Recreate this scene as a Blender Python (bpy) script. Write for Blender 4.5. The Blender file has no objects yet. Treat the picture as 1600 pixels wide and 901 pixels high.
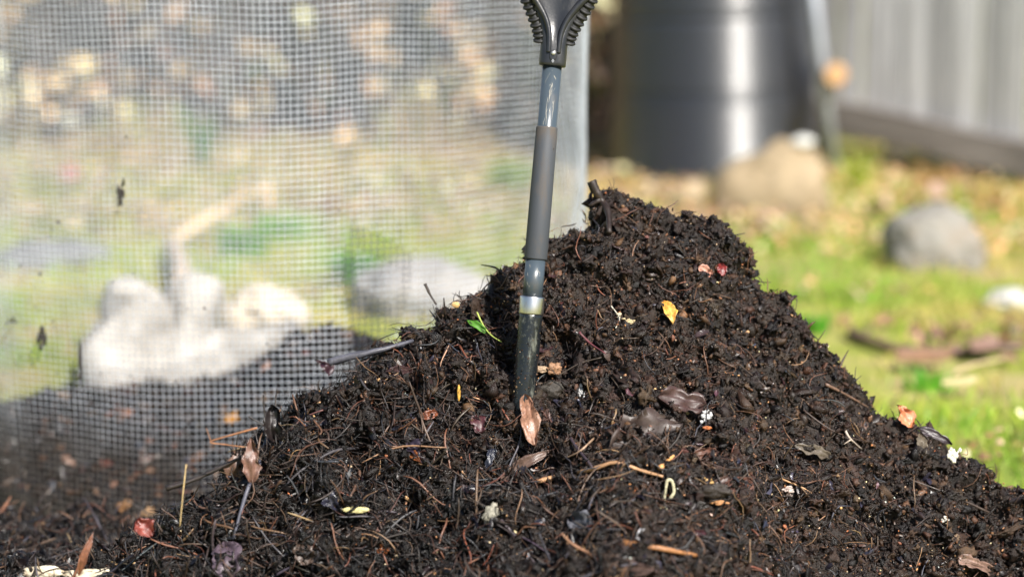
import bpy, math, random
import numpy as np
from mathutils import Vector, Matrix, noise
from mathutils.bvhtree import BVHTree
random.seed(7); RNG = np.random.default_rng(11)
R = math.radians

# ------------------------------------------------------------------ camera, world, sun
scene = bpy.context.scene
H = 1.19; PITCH = R(10.0); F = 85.0/36.0*1600.0
cam_d = bpy.data.cameras.new('camera'); cam = bpy.data.objects.new('camera', cam_d)
scene.collection.objects.link(cam); scene.camera = cam
cam.location = (0, 0, H); cam.rotation_euler = (R(90)-PITCH, 0, 0)
cam_d.lens = 85; cam_d.sensor_width = 36; cam_d.clip_start = .05; cam_d.clip_end = 400
cam_d.dof.use_dof = True; cam_d.dof.focus_distance = 3.72; cam_d.dof.aperture_fstop = 1.65

SUN_AZ, SUN_EL = R(31), R(43)
S = Vector((math.sin(SUN_AZ)*math.cos(SUN_EL), -math.cos(SUN_AZ)*math.cos(SUN_EL), math.sin(SUN_EL)))
w = bpy.data.worlds.new('World'); scene.world = w; w.use_nodes = True
nt = w.node_tree; nt.nodes.clear()
sky = nt.nodes.new('ShaderNodeTexSky'); sky.sky_type = 'NISHITA'; sky.sun_disc = False
sky.sun_elevation = SUN_EL; sky.sun_rotation = math.atan2(S.x, S.y)
bg = nt.nodes.new('ShaderNodeBackground'); bg.inputs[1].default_value = .065
wo = nt.nodes.new('ShaderNodeOutputWorld')
nt.links.new(sky.outputs[0], bg.inputs[0]); nt.links.new(bg.outputs[0], wo.inputs[0])
sl = bpy.data.lights.new('sun', 'SUN'); sl.energy = 5.0; sl.angle = R(.53); sl.color = (1, .95, .88)
so = bpy.data.objects.new('sun', sl); scene.collection.objects.link(so)
so.rotation_euler = S.to_track_quat('Z', 'Y').to_euler(); so.location = S*20
vs = scene.view_settings; vs.view_transform = 'Standard'; vs.look = 'None'; vs.gamma = 1; vs.exposure = 1.05
scene.render.engine = 'CYCLES'
cy = scene.cycles; cy.use_denoising = True; cy.use_adaptive_sampling = True; cy.adaptive_threshold = .01
cy.max_bounces = 5; cy.diffuse_bounces = 3; cy.glossy_bounces = 2; cy.transparent_max_bounces = 6
cy.sample_clamp_indirect = 4; cy.sample_clamp_direct = 14
cy.caustics_reflective = False; cy.caustics_refractive = False

# ------------------------------------------------------------------ helpers
col = scene.collection
RT = np.array([1., 0, 0]); FW = np.array([0, math.cos(PITCH), -math.sin(PITCH)]); UP = np.array([0, math.sin(PITCH), math.cos(PITCH)])
CAM = np.array([0, 0, H])
def ray(px, py): return FW + RT*((px-800)/F) + UP*((450.5-py)/F)
def P(px, py, d): return CAM + ray(px, py)*d
def Py(px, py, y):                      # point where the ray meets the plane at distance y
    d = ray(px, py); return CAM + d*(y/d[1])
def Pz(px, py, z=0.):
    d = ray(px, py); return CAM + d*((z-H)/d[2])

def link(name, me, mat=None, parent=None, **tags):
    o = bpy.data.objects.new(name, me); col.objects.link(o)
    if me is not None and mat is not None: me.materials.append(mat)
    if parent: o.parent = parent
    for k, v in tags.items():
        if v: o[k] = v
    return o
def empty(name, loc, label, category, group=None):
    o = link(name, None, label=label, category=category, group=group); o.location = loc; return o
def npmesh(name, V, faces, cols=None, smooth=True):
    """faces: (n,k) int array or list of such arrays"""
    if not isinstance(faces, list): faces = [faces]
    me = bpy.data.meshes.new(name)
    me.vertices.add(len(V)); me.vertices.foreach_set('co', np.ascontiguousarray(V, dtype=np.float32).ravel())
    nl = sum(f.size for f in faces); npol = sum(len(f) for f in faces)
    me.loops.add(nl); me.loops.foreach_set('vertex_index', np.concatenate([f.ravel() for f in faces]).astype(np.int32))
    me.polygons.add(npol)
    tot = np.concatenate([np.full(len(f), f.shape[1], dtype=np.int32) for f in faces])
    st = np.concatenate([[0], np.cumsum(tot)[:-1]]).astype(np.int32)
    me.polygons.foreach_set('loop_start', st); me.polygons.foreach_set('loop_total', tot)
    me.polygons.foreach_set('use_smooth', np.full(npol, smooth))
    me.update(calc_edges=True)
    if cols is not None:
        a = me.color_attributes.new('Col', 'FLOAT_COLOR', 'POINT')
        c = np.ones((len(V), 4), dtype=np.float32); c[:, :3] = cols[:, :3]
        if cols.shape[1] == 4: c[:, 3] = cols[:, 3]
        a.data.foreach_set('color', c.ravel())
    return me

def vnoise(x, y, scale, seed):
    """smooth 2D value noise in -1..1 (numpy)"""
    g = np.random.default_rng(seed).uniform(-1, 1, (256, 256))
    u = x/scale+37.3; v = y/scale+91.7
    i = np.floor(u).astype(int); j = np.floor(v).astype(int); fu = u-i; fv = v-j
    fu = fu*fu*fu*(fu*(fu*6-15)+10); fv = fv*fv*fv*(fv*(fv*6-15)+10)
    i &= 255; j &= 255; i2 = (i+1) & 255; j2 = (j+1) & 255
    return (g[i, j]*(1-fu)+g[i2, j]*fu)*(1-fv)+(g[i, j2]*(1-fu)+g[i2, j2]*fu)*fv

# ------------------------------------------------------------------ materials
def principled(name, base=(.5, .5, .5), rough=.6, metal=0., spec=.5):
    m = bpy.data.materials.new(name); m.use_nodes = True; n = m.node_tree
    b = n.nodes['Principled BSDF']; b.inputs['Base Color'].default_value = (*base, 1)
    b.inputs['Roughness'].default_value = rough; b.inputs['Metallic'].default_value = metal
    b.inputs['Specular IOR Level'].default_value = spec
    return m, n, b
def ntex(n, scale, detail=4, rough=.6, coord='Object', stretch=None):
    tc = n.nodes.new('ShaderNodeTexCoord'); t = n.nodes.new('ShaderNodeTexNoise')
    t.inputs['Scale'].default_value = scale; t.inputs['Detail'].default_value = detail; t.inputs['Roughness'].default_value = rough
    if stretch:
        mp = n.nodes.new('ShaderNodeMapping'); mp.inputs['Scale'].default_value = stretch
        n.links.new(tc.outputs[coord], mp.inputs[0]); n.links.new(mp.outputs[0], t.inputs['Vector'])
    else: n.links.new(tc.outputs[coord], t.inputs['Vector'])
    return t
def ramp(n, src, stops):
    r = n.nodes.new('ShaderNodeValToRGB'); e = r.color_ramp.elements
    while len(e) < len(stops): e.new(.5)
    for k, (p, c) in enumerate(stops):
        e[k].position = p; e[k].color = (*c, 1) if len(c) == 3 else c
    n.links.new(src, r.inputs[0]); return r
def bump(n, b, src, strength=.4, dist=.002):
    k = n.nodes.new('ShaderNodeBump'); k.inputs['Strength'].default_value = strength; k.inputs['Distance'].default_value = dist
    n.links.new(src, k.inputs['Height']); n.links.new(k.outputs[0], b.inputs['Normal'])
def noisy(name, stops, scale=8, rough=.7, bstr=.4, bdist=.003, bscale=60, stretch=None, metal=0., spec=.5, detail=5):
    m, n, b = principled(name, rough=rough, metal=metal, spec=spec)
    t = ntex(n, scale, detail, stretch=stretch); r = ramp(n, t.outputs[0], stops); n.links.new(r.outputs[0], b.inputs['Base Color'])
    t2 = ntex(n, bscale, 4, stretch=stretch); bump(n, b, t2.outputs[0], bstr, bdist)
    return m
def attr_mat(name, r0=.35, r1=.75, spec=.5, bstr=.5, bdist=.0012, bscale=500, translucent=0., var=.35):
    """surface colour from the mesh's own colour attribute, with mottling, uneven gloss and micro relief"""
    m, n, b = principled(name, spec=spec)
    a = n.nodes.new('ShaderNodeAttribute'); a.attribute_name = 'Col'
    t = ntex(n, bscale*.45, 4, .7)
    r = ramp(n, t.outputs[0], [(.3, (1-var,)*3), (.7, (1+var*.8,)*3)])
    mx = n.nodes.new('ShaderNodeMix'); mx.data_type = 'RGBA'; mx.blend_type = 'MULTIPLY'; mx.inputs[0].default_value = 1
    n.links.new(a.outputs['Color'], mx.inputs[6]); n.links.new(r.outputs[0], mx.inputs[7]); n.links.new(mx.outputs[2], b.inputs['Base Color'])
    t2 = ntex(n, bscale*.1, 3); mr = n.nodes.new('ShaderNodeMapRange'); mr.inputs[1].default_value = .3; mr.inputs[2].default_value = .7
    mr.inputs[3].default_value = r0; mr.inputs[4].default_value = r1
    n.links.new(t2.outputs[0], mr.inputs[0]); n.links.new(mr.outputs[0], b.inputs['Roughness'])
    if bstr: t3 = ntex(n, bscale, 4, .7); bump(n, b, t3.outputs[0], bstr, bdist)
    if translucent:
        tr = n.nodes.new('ShaderNodeBsdfTranslucent'); ms = n.nodes.new('ShaderNodeMixShader'); ms.inputs[0].default_value = translucent
        n.links.new(mx.outputs[2], tr.inputs[0]); out = n.nodes['Material Output']
        n.links.new(b.outputs[0], ms.inputs[1]); n.links.new(tr.outputs[0], ms.inputs[2]); n.links.new(ms.outputs[0], out.inputs[0])
    return m
M_soil = attr_mat('damp_compost', .18, .65, spec=.34, bstr=.9, bdist=.0025, bscale=420, var=.6)
M_crumb = attr_mat('compost_crumb', .14, .6, spec=.34, bstr=1., bdist=.0012, bscale=700, var=.6)
M_fibre = attr_mat('wet_fibre', .28, .7, bstr=.5, bdist=.0006, bscale=900, var=.45)
M_flake = attr_mat('wet_leaf_flake', .15, .55, bstr=.6, bdist=.001, bscale=350, var=.5)
M_grass = attr_mat('grass_blade', .45, .6, bstr=0, bscale=60, translucent=.35, var=.15)
M_litter = attr_mat('dry_leaf', .5, .8, bstr=.3, bdist=.001, bscale=200, translucent=.15, var=.3)

# ------------------------------------------------------------------ scatter tools
def ico(sub=1):
    t = (1+5**.5)/2
    v = [(-1,t,0),(1,t,0),(-1,-t,0),(1,-t,0),(0,-1,t),(0,1,t),(0,-1,-t),(0,1,-t),(t,0,-1),(t,0,1),(-t,0,-1),(-t,0,1)]
    f = [(0,11,5),(0,5,1),(0,1,7),(0,7,10),(0,10,11),(1,5,9),(5,11,4),(11,10,2),(10,7,6),(7,1,8),(3,9,4),(3,4,2),(3,2,6),(3,6,8),(3,8,9),(4,9,5),(2,4,11),(6,2,10),(8,6,7),(9,8,1)]
    v = [Vector(p).normalized() for p in v]
    for _ in range(sub-1):
        c = {}; nf = []
        def mid(a, b):
            k = (min(a, b), max(a, b))
            if k not in c: c[k] = len(v); v.append(((v[a]+v[b])/2).normalized())
            return c[k]
        for a, b, d in f:
            ab, bd, da = mid(a, b), mid(b, d), mid(d, a)
            nf += [(a,ab,da),(b,bd,ab),(d,da,bd),(ab,bd,da)]
        f = nf
    return np.array([tuple(p) for p in v]), np.array(f)
def scatter(protos, faces, pos, rot, scl, colr):
    """protos: list of (V,3) arrays sharing faces. returns V, F, C"""
    n = len(pos); which = RNG.integers(0, len(protos), n); pv = np.stack(protos)[which]
    v = pv*scl[:, None, :]; v = np.einsum('nij,nkj->nki', rot, v)+pos[:, None, :]
    k = pv.shape[1]; f = faces[None]+(np.arange(n)*k)[:, None, None]
    return v.reshape(-1, 3), f.reshape(-1, faces.shape[1]), np.repeat(colr, k, axis=0)
def frames(nrm, tilt=.3, up=None):
    """rotation matrices whose x axis lies near the surface and z axis near the normal"""
    n = len(nrm); nn = nrm+RNG.normal(0, tilt, (n, 3)); nn /= np.linalg.norm(nn, axis=1, keepdims=True)
    a = RNG.normal(0, 1, (n, 3))
    if up is not None: a = a*.6+up
    t = a-nn*np.sum(a*nn, axis=1, keepdims=True); t /= np.linalg.norm(t, axis=1, keepdims=True)
    b = np.cross(nn, t); return np.stack([t, b, nn], axis=2)
def rot_any(n):
    q = RNG.normal(0, 1, (n, 4)); q /= np.linalg.norm(q, axis=1, keepdims=True); w_, x, y, z = q.T
    return np.stack([np.stack([1-2*(y*y+z*z), 2*(x*y-z*w_), 2*(x*z+y*w_)], 1), np.stack([2*(x*y+z*w_), 1-2*(x*x+z*z), 2*(y*z-x*w_)], 1),
                     np.stack([2*(x*z-y*w_), 2*(y*z+x*w_), 1-2*(x*x+y*y)], 1)], 1)
def palette(n, cols, wts, jit=.3):
    cols = np.array(cols); i = RNG.choice(len(cols), n, p=np.array(wts)/sum(wts))
    return np.clip(cols[i]*np.exp(RNG.normal(0, jit, (n, 1)))*np.exp(RNG.normal(0, .06, (n, 3))), 0, .9)
def lump_protos(k, sub, amp, lo=.6, hi=1.35):
    v, f = ico(sub); out = []
    for s in range(k):
        d = np.array([1+amp*(noise.noise(Vector(p)*1.6+Vector((s*7.1, 3.3, 1.7)))+.6*noise.noise(Vector(p)*4+Vector((s*3.1, 9., 5.)))) for p in v])
        if sub == 1: d = d*RNG.uniform(lo, hi, len(v))
        out.append(v*d[:, None])
    return out, f
def strip_protos(k, nseg=5, nside=4, wav=.25, taper=.4):
    """thin bent stems along x, unit length, radius 1 in y/z before scaling (bend lives in y/z: returned separately)"""
    out = []
    for s in range(k):
        t = np.linspace(-.5, .5, nseg+1); ph = RNG.uniform(0, 6.3, 2)
        cy_ = wav*(np.sin(t*RNG.uniform(2, 6)+ph[0])-np.sin(ph[0])); cz = wav*.5*(np.sin(t*RNG.uniform(2, 6)+ph[1])-np.sin(ph[1]))-.1*t*t
        out.append((t, cy_, cz))
    return out
def scatter_tubes(pos, rot, length, rad, colr, nseg=5, nside=4, wav=.2, protos=None):
    n = len(pos); pr = protos or strip_protos(40, nseg, nside, wav); wh = RNG.integers(0, len(pr), n)
    T = np.stack([p[0] for p in pr])[wh]; Y = np.stack([p[1] for p in pr])[wh]; Z = np.stack([p[2] for p in pr])[wh]
    ang = np.arange(nside)*2*math.pi/nside; ca, sa = np.cos(ang), np.sin(ang)
    tp = 1-.55*np.abs(T*2)**3
    kn = 1+RNG.normal(0, .12, T.shape); rr = rad[:, None]*tp*kn
    x = np.repeat((T*length[:, None])[:, :, None], nside, 2)
    y = (Y*length[:, None])[:, :, None]+rr[:, :, None]*ca; z = (Z*length[:, None])[:, :, None]+rr[:, :, None]*sa
    v = np.stack([x, y, z], -1).reshape(n, -1, 3); v = np.einsum('nij,nkj->nki', rot, v)+pos[:, None, :]
    f = []
    for s in range(nseg):
        for k in range(nside):
            k2 = (k+1) % nside; f.append((s*nside+k, s*nside+k2, (s+1)*nside+k2, (s+1)*nside+k))
    f.append(tuple(range(nside))[::-1]); f.append(tuple(nseg*nside+k for k in range(nside)))
    f = np.array(f) if nside == 4 else np.array(f[:-2]); K = (nseg+1)*nside
    F_ = (f[None]+(np.arange(n)*K)[:, None, None]).reshape(-1, 4)
    return v.reshape(-1, 3), F_, np.repeat(colr, K, axis=0)
def flake_protos(k):
    out = []; nx, ny = 4, 3
    for s in range(k):
        g = []
        b1, b2, b3 = RNG.uniform(-.5, .5, 3)
        for i in range(nx+1):
            for j in range(ny+1):
                u = i/nx-.5; v = j/ny-.5
                wd = math.cos(u*2.6)**.7 if RNG.random() < 2 else 1
                g.append((u+RNG.normal(0, .04), v*wd*.9+RNG.normal(0, .04), b1*u*u+b2*v*v*1.6+b3*u*v+RNG.normal(0, .035)))
        out.append(np.array(g))
    f = np.array([(i*(ny+1)+j, (i+1)*(ny+1)+j, (i+1)*(ny+1)+j+1, i*(ny+1)+j+1) for i in range(nx) for j in range(ny)])
    return out, f

# ------------------------------------------------------------------ ground
def gmat():
    m, n, b = principled('lawn_soil', rough=.9, spec=.2)
    t = ntex(n, 1.6, 5, .65); r = ramp(n, t.outputs[0], [(.32, (.14, .2, .03)), (.48, (.24, .26, .05)), (.6, (.34, .27, .13)), (.72, (.22, .15, .08))])
    n.links.new(r.outputs[0], b.inputs['Base Color']); t2 = ntex(n, 40, 5); bump(n, b, t2.outputs[0], .6, .02); return m
g = np.array([(-60, -20, 0), (60, -20, 0), (60, 120, 0), (-60, 120, 0)], float)
link('ground', npmesh('ground', g, np.array([[0, 1, 2, 3]])), gmat(), kind='structure')

# ------------------------------------------------------------------ the heap in front
RCX, RCY, RR = -.523, 4.84, .66         # wire ring centre and radius
SIL = [(-500, 960), (-300, 920), (0, 893), (90, 882), (150, 872), (215, 840), (270, 800), (320, 760), (360, 715), (400, 682), (440, 652), (480, 612), (520, 582), (600, 552), (640, 523),
       (700, 480), (760, 452), (800, 420), (850, 392), (890, 360), (925, 338), (950, 315), (985, 302), (1020, 312), (1060, 335), (1110, 352), (1140, 385), (1165, 425), (1200, 458), (1240, 482),
       (1265, 515), (1310, 560), (1345, 598), (1400, 645), (1440, 658), (1490, 692), (1530, 732), (1600, 752), (1800, 820), (2100, 920), (2400, 1010)]
def yridge(px): return np.interp(px, [-500, 100, 400, 650, 850, 990, 1350, 1650, 2400], [3.45, 3.5, 3.58, 3.74, 3.84, 3.88, 3.84, 3.76, 3.7])
_rx, _rz, _ry = [], [], []
for px, py in SIL:
    yy = float(yridge(px)); p = Py(px, py, yy); _rx.append(p[0]); _rz.append(max(p[2]-.006, -.05)); _ry.append(yy)
def pile_base(X, Y):
    zr = np.interp(X, _rx, _rz); yr = np.interp(X, _rx, _ry); t = yr-Y; r = .035
    s = 1.0; c = np.exp(-((X-.02)/.3)**2)
    d = s*(np.sqrt(t*t+r*r)-r); d = np.where(t > .27, d-(t-.27)*(.22+.28*c), d)
    d = np.where(t < 0, 1.25*(np.sqrt(t*t+r*r)-r), d)
    z = zr-d
    z = z+.03*np.exp(-((X-.03)/.16)**2-((Y-3.27)/.06)**2)         # low mound near the camera
    z = z-.05*np.exp(-((X-.02)/.11)**2-((Y-3.37)/.04)**2)        # dark hollow behind it
    z = np.maximum(z, np.where((X < .1) & (Y > 3.3), .055, z))
    rd = np.hypot(X-RCX, Y-RCY)-(RR-.012); z = np.where(rd < .1, np.minimum(z, -.03+z*np.clip(rd/.02+1, 0, 1)), z)
    return z
NX, NY = 760, 330
xs = np.linspace(-1.35, 1.35, NX); ys = np.linspace(2.75, 4.25, NY)
GX, GY = np.meshgrid(xs, ys, indexing='ij'); GZ = pile_base(GX, GY)
def grid_normals(V):
    du = np.gradient(V, axis=0); dv = np.gradient(V, axis=1); n = np.cross(du, dv); return n/np.linalg.norm(n, axis=2, keepdims=True)
PV = np.stack([GX, GY, GZ], -1); PN = grid_normals(PV)
su = GX+GZ*.35; sv = GY+GZ*.9
fine = vnoise(su, sv, .12, 14)*.010+vnoise(su, sv, .07, 1)*.011+vnoise(su, sv, .034, 2)*.007+(.32-np.abs(vnoise(su, sv, .052, 15)))*.030+(.32-np.abs(vnoise(su, sv, .026, 16)))*.017+vnoise(su, sv, .014, 3)*.005
lw = np.clip((.15-GX)/.25, 0, 1)
cav = np.clip(vnoise(su, sv, .05, 5)-.3+.12*lw, 0, 1)*.05*(.6+.9*lw)+np.clip(vnoise(su*.7, sv*1.5, .03, 6)-.25, 0, 1)*.022*lw   # hollows, more of them in the loose left side
amp = np.clip((GZ+.02)/.05, 0, 1)
PV = PV+PN*((fine-cav)*amp)[..., None]; PN = grid_normals(PV)
idx = np.arange(NX*NY).reshape(NX, NY)
PF = np.stack([idx[:-1, :-1], idx[1:, :-1], idx[1:, 1:], idx[:-1, 1:]], -1).reshape(-1, 4)
tone = vnoise(su, sv, .09, 8)*.5+.5
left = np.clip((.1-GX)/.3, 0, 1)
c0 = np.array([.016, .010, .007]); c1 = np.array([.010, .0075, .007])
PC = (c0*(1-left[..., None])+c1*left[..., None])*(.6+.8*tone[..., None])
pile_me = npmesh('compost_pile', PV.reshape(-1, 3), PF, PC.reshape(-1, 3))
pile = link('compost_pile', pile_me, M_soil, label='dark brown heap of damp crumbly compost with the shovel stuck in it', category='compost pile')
bvh = BVHTree.FromPolygons([Vector(v) for v in PV.reshape(-1, 3)[:, :].tolist()], PF.tolist())
def hit(px, py, lift=.006):
    d = Vector(ray(px, py)); dn = d.normalized(); loc, n, i, dist = bvh.ray_cast(Vector(CAM), dn)
    if loc is None or loc.y > 4.3: return None, None
    if n.dot(dn) > 0: n = -n
    n = (n*.5+Vector((0, -.6, .5))).normalized()
    return loc-dn*lift, n
# sample the visible skin of the heap
def sample_grid(V, N, n, wfun=None):
    A = V[:-1, :-1]; B = V[1:, :-1]; D = V[:-1, 1:]
    area = np.linalg.norm(np.cross(B-A, D-A), axis=2)
    c = A; dep = (c-CAM)@FW; px = 800+(c[..., 0])/dep*F; py = 450.5-((c-CAM)@UP)/dep*F
    m = (px > -120) & (px < 1720) & (py < 960) & (c[..., 2] > -.02)
    wgt = area*m
    if wfun is not None: wgt = wgt*wfun(px, py, c, N[:-1, :-1])
    wgt = wgt.ravel(); pick = RNG.choice(len(wgt), n, p=wgt/wgt.sum()); i, j = np.unravel_index(pick, area.shape)
    a, b = RNG.random((2, n, 1))
    pos = V[i, j]*(1-a)*(1-b)+V[i+1, j]*a*(1-b)+V[i, j+1]*(1-a)*b+V[i+1, j+1]*a*b
    return pos, N[i, j], px[i, j], py[i, j]
def back(px, py, c, n): return np.where(n[..., 1] > .35, .15, 1.)
def loose(px, py, c, n):    # fibrous left and bottom, crumbly right
    return back(px, py, c, n)*(.16+1.0*np.clip((900-px)/500, 0, 1)+.9*np.clip((py-620)/150, 0, 1)*np.clip((1350-px)/400, 0, 1))
soilcols = [(.029, .0155, .0088), (.014, .008, .0054), (.006, .004, .0034), (.056, .030, .0155), (.125, .063, .031)]
def dark(px, py):      # fresher, wetter left and lower material, with the hollow's shade painted in too
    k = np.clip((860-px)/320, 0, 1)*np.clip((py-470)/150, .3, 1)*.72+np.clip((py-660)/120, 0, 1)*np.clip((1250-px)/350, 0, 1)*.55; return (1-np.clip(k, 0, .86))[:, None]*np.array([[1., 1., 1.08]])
# small crumbs
n = 95000; pos, nr, px, py = sample_grid(PV, PN, n, back)
pr, fc = lump_protos(40, 1, .3, .4, 1.7)
sz = .00085*np.exp(RNG.gamma(2.0, .33, n)); sz = np.minimum(sz, .0055)
scl = sz[:, None]*np.exp(RNG.normal(-.12, .5, (n, 3)))
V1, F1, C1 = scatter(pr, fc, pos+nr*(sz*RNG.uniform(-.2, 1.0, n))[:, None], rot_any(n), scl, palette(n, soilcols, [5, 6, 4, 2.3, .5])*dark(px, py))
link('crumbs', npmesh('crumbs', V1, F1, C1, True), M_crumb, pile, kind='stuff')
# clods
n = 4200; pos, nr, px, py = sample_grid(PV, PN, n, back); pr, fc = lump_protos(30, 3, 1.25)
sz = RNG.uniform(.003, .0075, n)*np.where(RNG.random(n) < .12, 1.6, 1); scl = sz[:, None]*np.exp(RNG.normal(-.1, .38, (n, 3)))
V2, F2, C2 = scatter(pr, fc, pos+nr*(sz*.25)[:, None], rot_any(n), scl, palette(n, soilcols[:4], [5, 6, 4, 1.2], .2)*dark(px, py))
link('clods', npmesh('clods', V2, F2, C2), M_soil, pile, kind='stuff')
# fibres and rootlets
n = 13500; pos, nr, px, py = sample_grid(PV, PN, n, lambda *a: .22+loose(*a))
fr = frames(nr, .5); L = RNG.uniform(.007, .028, n)*np.where(RNG.random(n) < .2, 1.9, 1); rad = RNG.uniform(.00025, .0008, n)*np.where(RNG.random(n) < .1, 1.8, 1)
fib = [(.018, .012, .01), (.045, .026, .017), (.09, .045, .025), (.22, .13, .07), (.13, .05, .03), (.03, .03, .035)]
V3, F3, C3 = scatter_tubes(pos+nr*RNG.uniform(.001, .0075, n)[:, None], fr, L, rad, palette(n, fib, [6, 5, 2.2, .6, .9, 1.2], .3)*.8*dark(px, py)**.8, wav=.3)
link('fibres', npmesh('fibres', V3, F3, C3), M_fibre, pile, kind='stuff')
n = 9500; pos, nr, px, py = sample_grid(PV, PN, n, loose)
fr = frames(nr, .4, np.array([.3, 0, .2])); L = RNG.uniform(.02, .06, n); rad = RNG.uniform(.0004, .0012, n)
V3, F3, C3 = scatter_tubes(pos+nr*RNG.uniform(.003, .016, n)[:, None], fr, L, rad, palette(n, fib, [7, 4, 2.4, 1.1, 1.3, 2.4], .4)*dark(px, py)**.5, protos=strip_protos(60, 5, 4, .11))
link('long_fibres', npmesh('long_fibres', V3, F3, C3), M_fibre, pile, kind='stuff')
# loose twig pieces
n = 2400; pos, nr, px, py = sample_grid(PV, PN, n, lambda *a: np.clip(loose(*a)-.14, .02, 9))
fr = frames(nr, .3, np.array([.5, .1, .35])); L = RNG.uniform(.03, .085, n); rad = RNG.uniform(.0007, .0021, n)
V4, F4, C4 = scatter_tubes(pos+nr*RNG.uniform(.004, .011, n)[:, None], fr, L, rad, palette(n, fib, [6, 4, 2, .5, .7, 3], .3), nseg=6, nside=5 if False else 4, wav=.1, protos=strip_protos(40, 6, 4, .12))
link('twig_pieces', npmesh('twig_pieces', V4, F4, C4), M_fibre, pile, kind='stuff')
n = 170; pos, nr, px, py = sample_grid(PV, PN, n, lambda *a: np.clip(loose(*a)-.2, .0, 9))
fr = frames(nr, .3, np.array([.6, .1, .3])); L = RNG.uniform(.05, .13, n); rad = RNG.uniform(.0014, .003, n)
V4, F4, C4 = scatter_tubes(pos+nr*RNG.uniform(.006, .016, n)[:, None], fr, L, rad, palette(n, [(.03, .02, .015), (.05, .045, .055), (.09, .05, .032), (.2, .11, .06)], [4, 3, 2.5, .8], .3), protos=strip_protos(40, 8, 4, .1), nseg=8)
link('long_sticks', npmesh('long_sticks', V4, F4, C4), M_fibre, pile, kind='stuff')
# soil pushed up round the shovel
h0 = np.array(hit(815, 648, 0)[0]); n = 260; an = RNG.uniform(0, 6.283, n); rr = .021+np.abs(RNG.normal(0, .011, n)); X_ = h0[0]+np.cos(an)*rr; Y_ = h0[1]+.012+np.sin(an)*rr
gi = np.clip(((X_-xs[0])/(xs[1]-xs[0])).astype(int), 0, NX-1); gj = np.clip(((Y_-ys[0])/(ys[1]-ys[0])).astype(int), 0, NY-1); sz = RNG.uniform(.002, .0075, n)*np.clip(1.5-(rr-.021)/.02, .3, 1.3)
pr, fc = lump_protos(20, 2, 1.1); V4, F4, C4 = scatter(pr, fc, np.stack([X_, Y_, PV[gi, gj, 2]+sz*RNG.uniform(.2, 1.5, n)], 1), rot_any(n), sz[:, None]*RNG.uniform(.6, 1.4, (n, 3)), palette(n, soilcols[:4], [5, 5, 3, 1.5]))
link('raised_rim', npmesh('raised_rim', V4, F4, C4), M_soil, pile, kind='stuff')
# flakes of leaf and bark
n = 9500; pos, nr, px, py = sample_grid(PV, PN, n, lambda *a: .4+loose(*a)); pr, fc = flake_protos(30)
L = RNG.uniform(.003, .009, n)*np.where(RNG.random(n) < .14, 2.2, 1); scl = np.stack([L, L*RNG.uniform(.3, .8, n), L], 1)
flk = [(.018, .013, .012), (.04, .024, .017), (.075, .04, .026), (.028, .028, .038), (.16, .09, .055), (.11, .04, .03)]
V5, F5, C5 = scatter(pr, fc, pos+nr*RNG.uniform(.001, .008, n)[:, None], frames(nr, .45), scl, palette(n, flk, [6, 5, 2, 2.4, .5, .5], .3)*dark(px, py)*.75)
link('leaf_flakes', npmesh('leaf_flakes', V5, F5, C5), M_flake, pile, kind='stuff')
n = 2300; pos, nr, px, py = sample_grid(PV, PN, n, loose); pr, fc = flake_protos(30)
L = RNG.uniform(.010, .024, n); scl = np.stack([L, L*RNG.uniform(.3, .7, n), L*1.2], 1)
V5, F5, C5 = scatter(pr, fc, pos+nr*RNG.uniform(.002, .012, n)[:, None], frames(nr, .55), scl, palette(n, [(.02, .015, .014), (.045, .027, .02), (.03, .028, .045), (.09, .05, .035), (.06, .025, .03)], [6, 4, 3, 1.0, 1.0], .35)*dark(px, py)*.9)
link('matted_leaves', npmesh('matted_leaves', V5, F5, C5), M_flake, pile, kind='stuff')
# pale specks
n = 4200; pos, nr, px, py = sample_grid(PV, PN, n, back); pr, fc = lump_protos(12, 1, .3)
sz = RNG.uniform(.0006, .0016, n)*np.where(RNG.random(n) < .12, 1.9, 1); scl = sz[:, None]*RNG.uniform(.5, 1.5, (n, 3))
V6, F6, C6 = scatter(pr, fc, pos+nr*RNG.uniform(.002, .006, n)[:, None], rot_any(n), scl, palette(n, [(.35, .19, .09), (.5, .38, .24), (.3, .12, .05), (.5, .5, .46), (.2, .09, .045)], [4, 2.2, 3.5, .6, 4], .3))
link('pale_specks', npmesh('pale_specks', V6, F6, C6), M_crumb, pile, kind='stuff')

# ------------------------------------------------------------------ heap inside the wire ring
RS = [(-260, 655), (0, 640), (90, 628), (160, 650), (230, 668), (300, 655), (350, 610), (400, 570), (450, 535), (500, 508), (545, 520), (620, 560), (720, 640)]
hx, hz = [], []
for px_, py_ in RS: p = Py(px_, py_, 4.66); hx.append(p[0]); hz.append(p[2])
ax = np.linspace(RCX-RR+.01, RCX+RR-.01, 300); ay = np.linspace(RCY-RR+.01, RCY+RR-.01, 300)
AX, AY = np.meshgrid(ax, ay, indexing='ij'); t = 4.66-AY
AZ = np.interp(AX, hx, hz)-np.where(t > 0, .62, .9)*(np.sqrt(t*t+.0016)-.04)
AZ = AZ+vnoise(AX, AY, .06, 21)*.016+vnoise(AX, AY, .022, 22)*.009+vnoise(AX, AY, .01, 23)*.004
ins = np.hypot(AX-RCX, AY-RCY) < RR-.02; AZ = np.where(ins, np.maximum(AZ, .035+.012*vnoise(AX, AY, .03, 9)), -.05)
HV = np.stack([AX, AY, AZ], -1); HN = grid_normals(HV); HC = np.tile(np.array([.009, .007, .006]), (300*300, 1))
hi = np.arange(90000).reshape(300, 300)
HF = np.stack([hi[:-1, :-1], hi[1:, :-1], hi[1:, 1:], hi[:-1, 1:]], -1).reshape(-1, 4)
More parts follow.
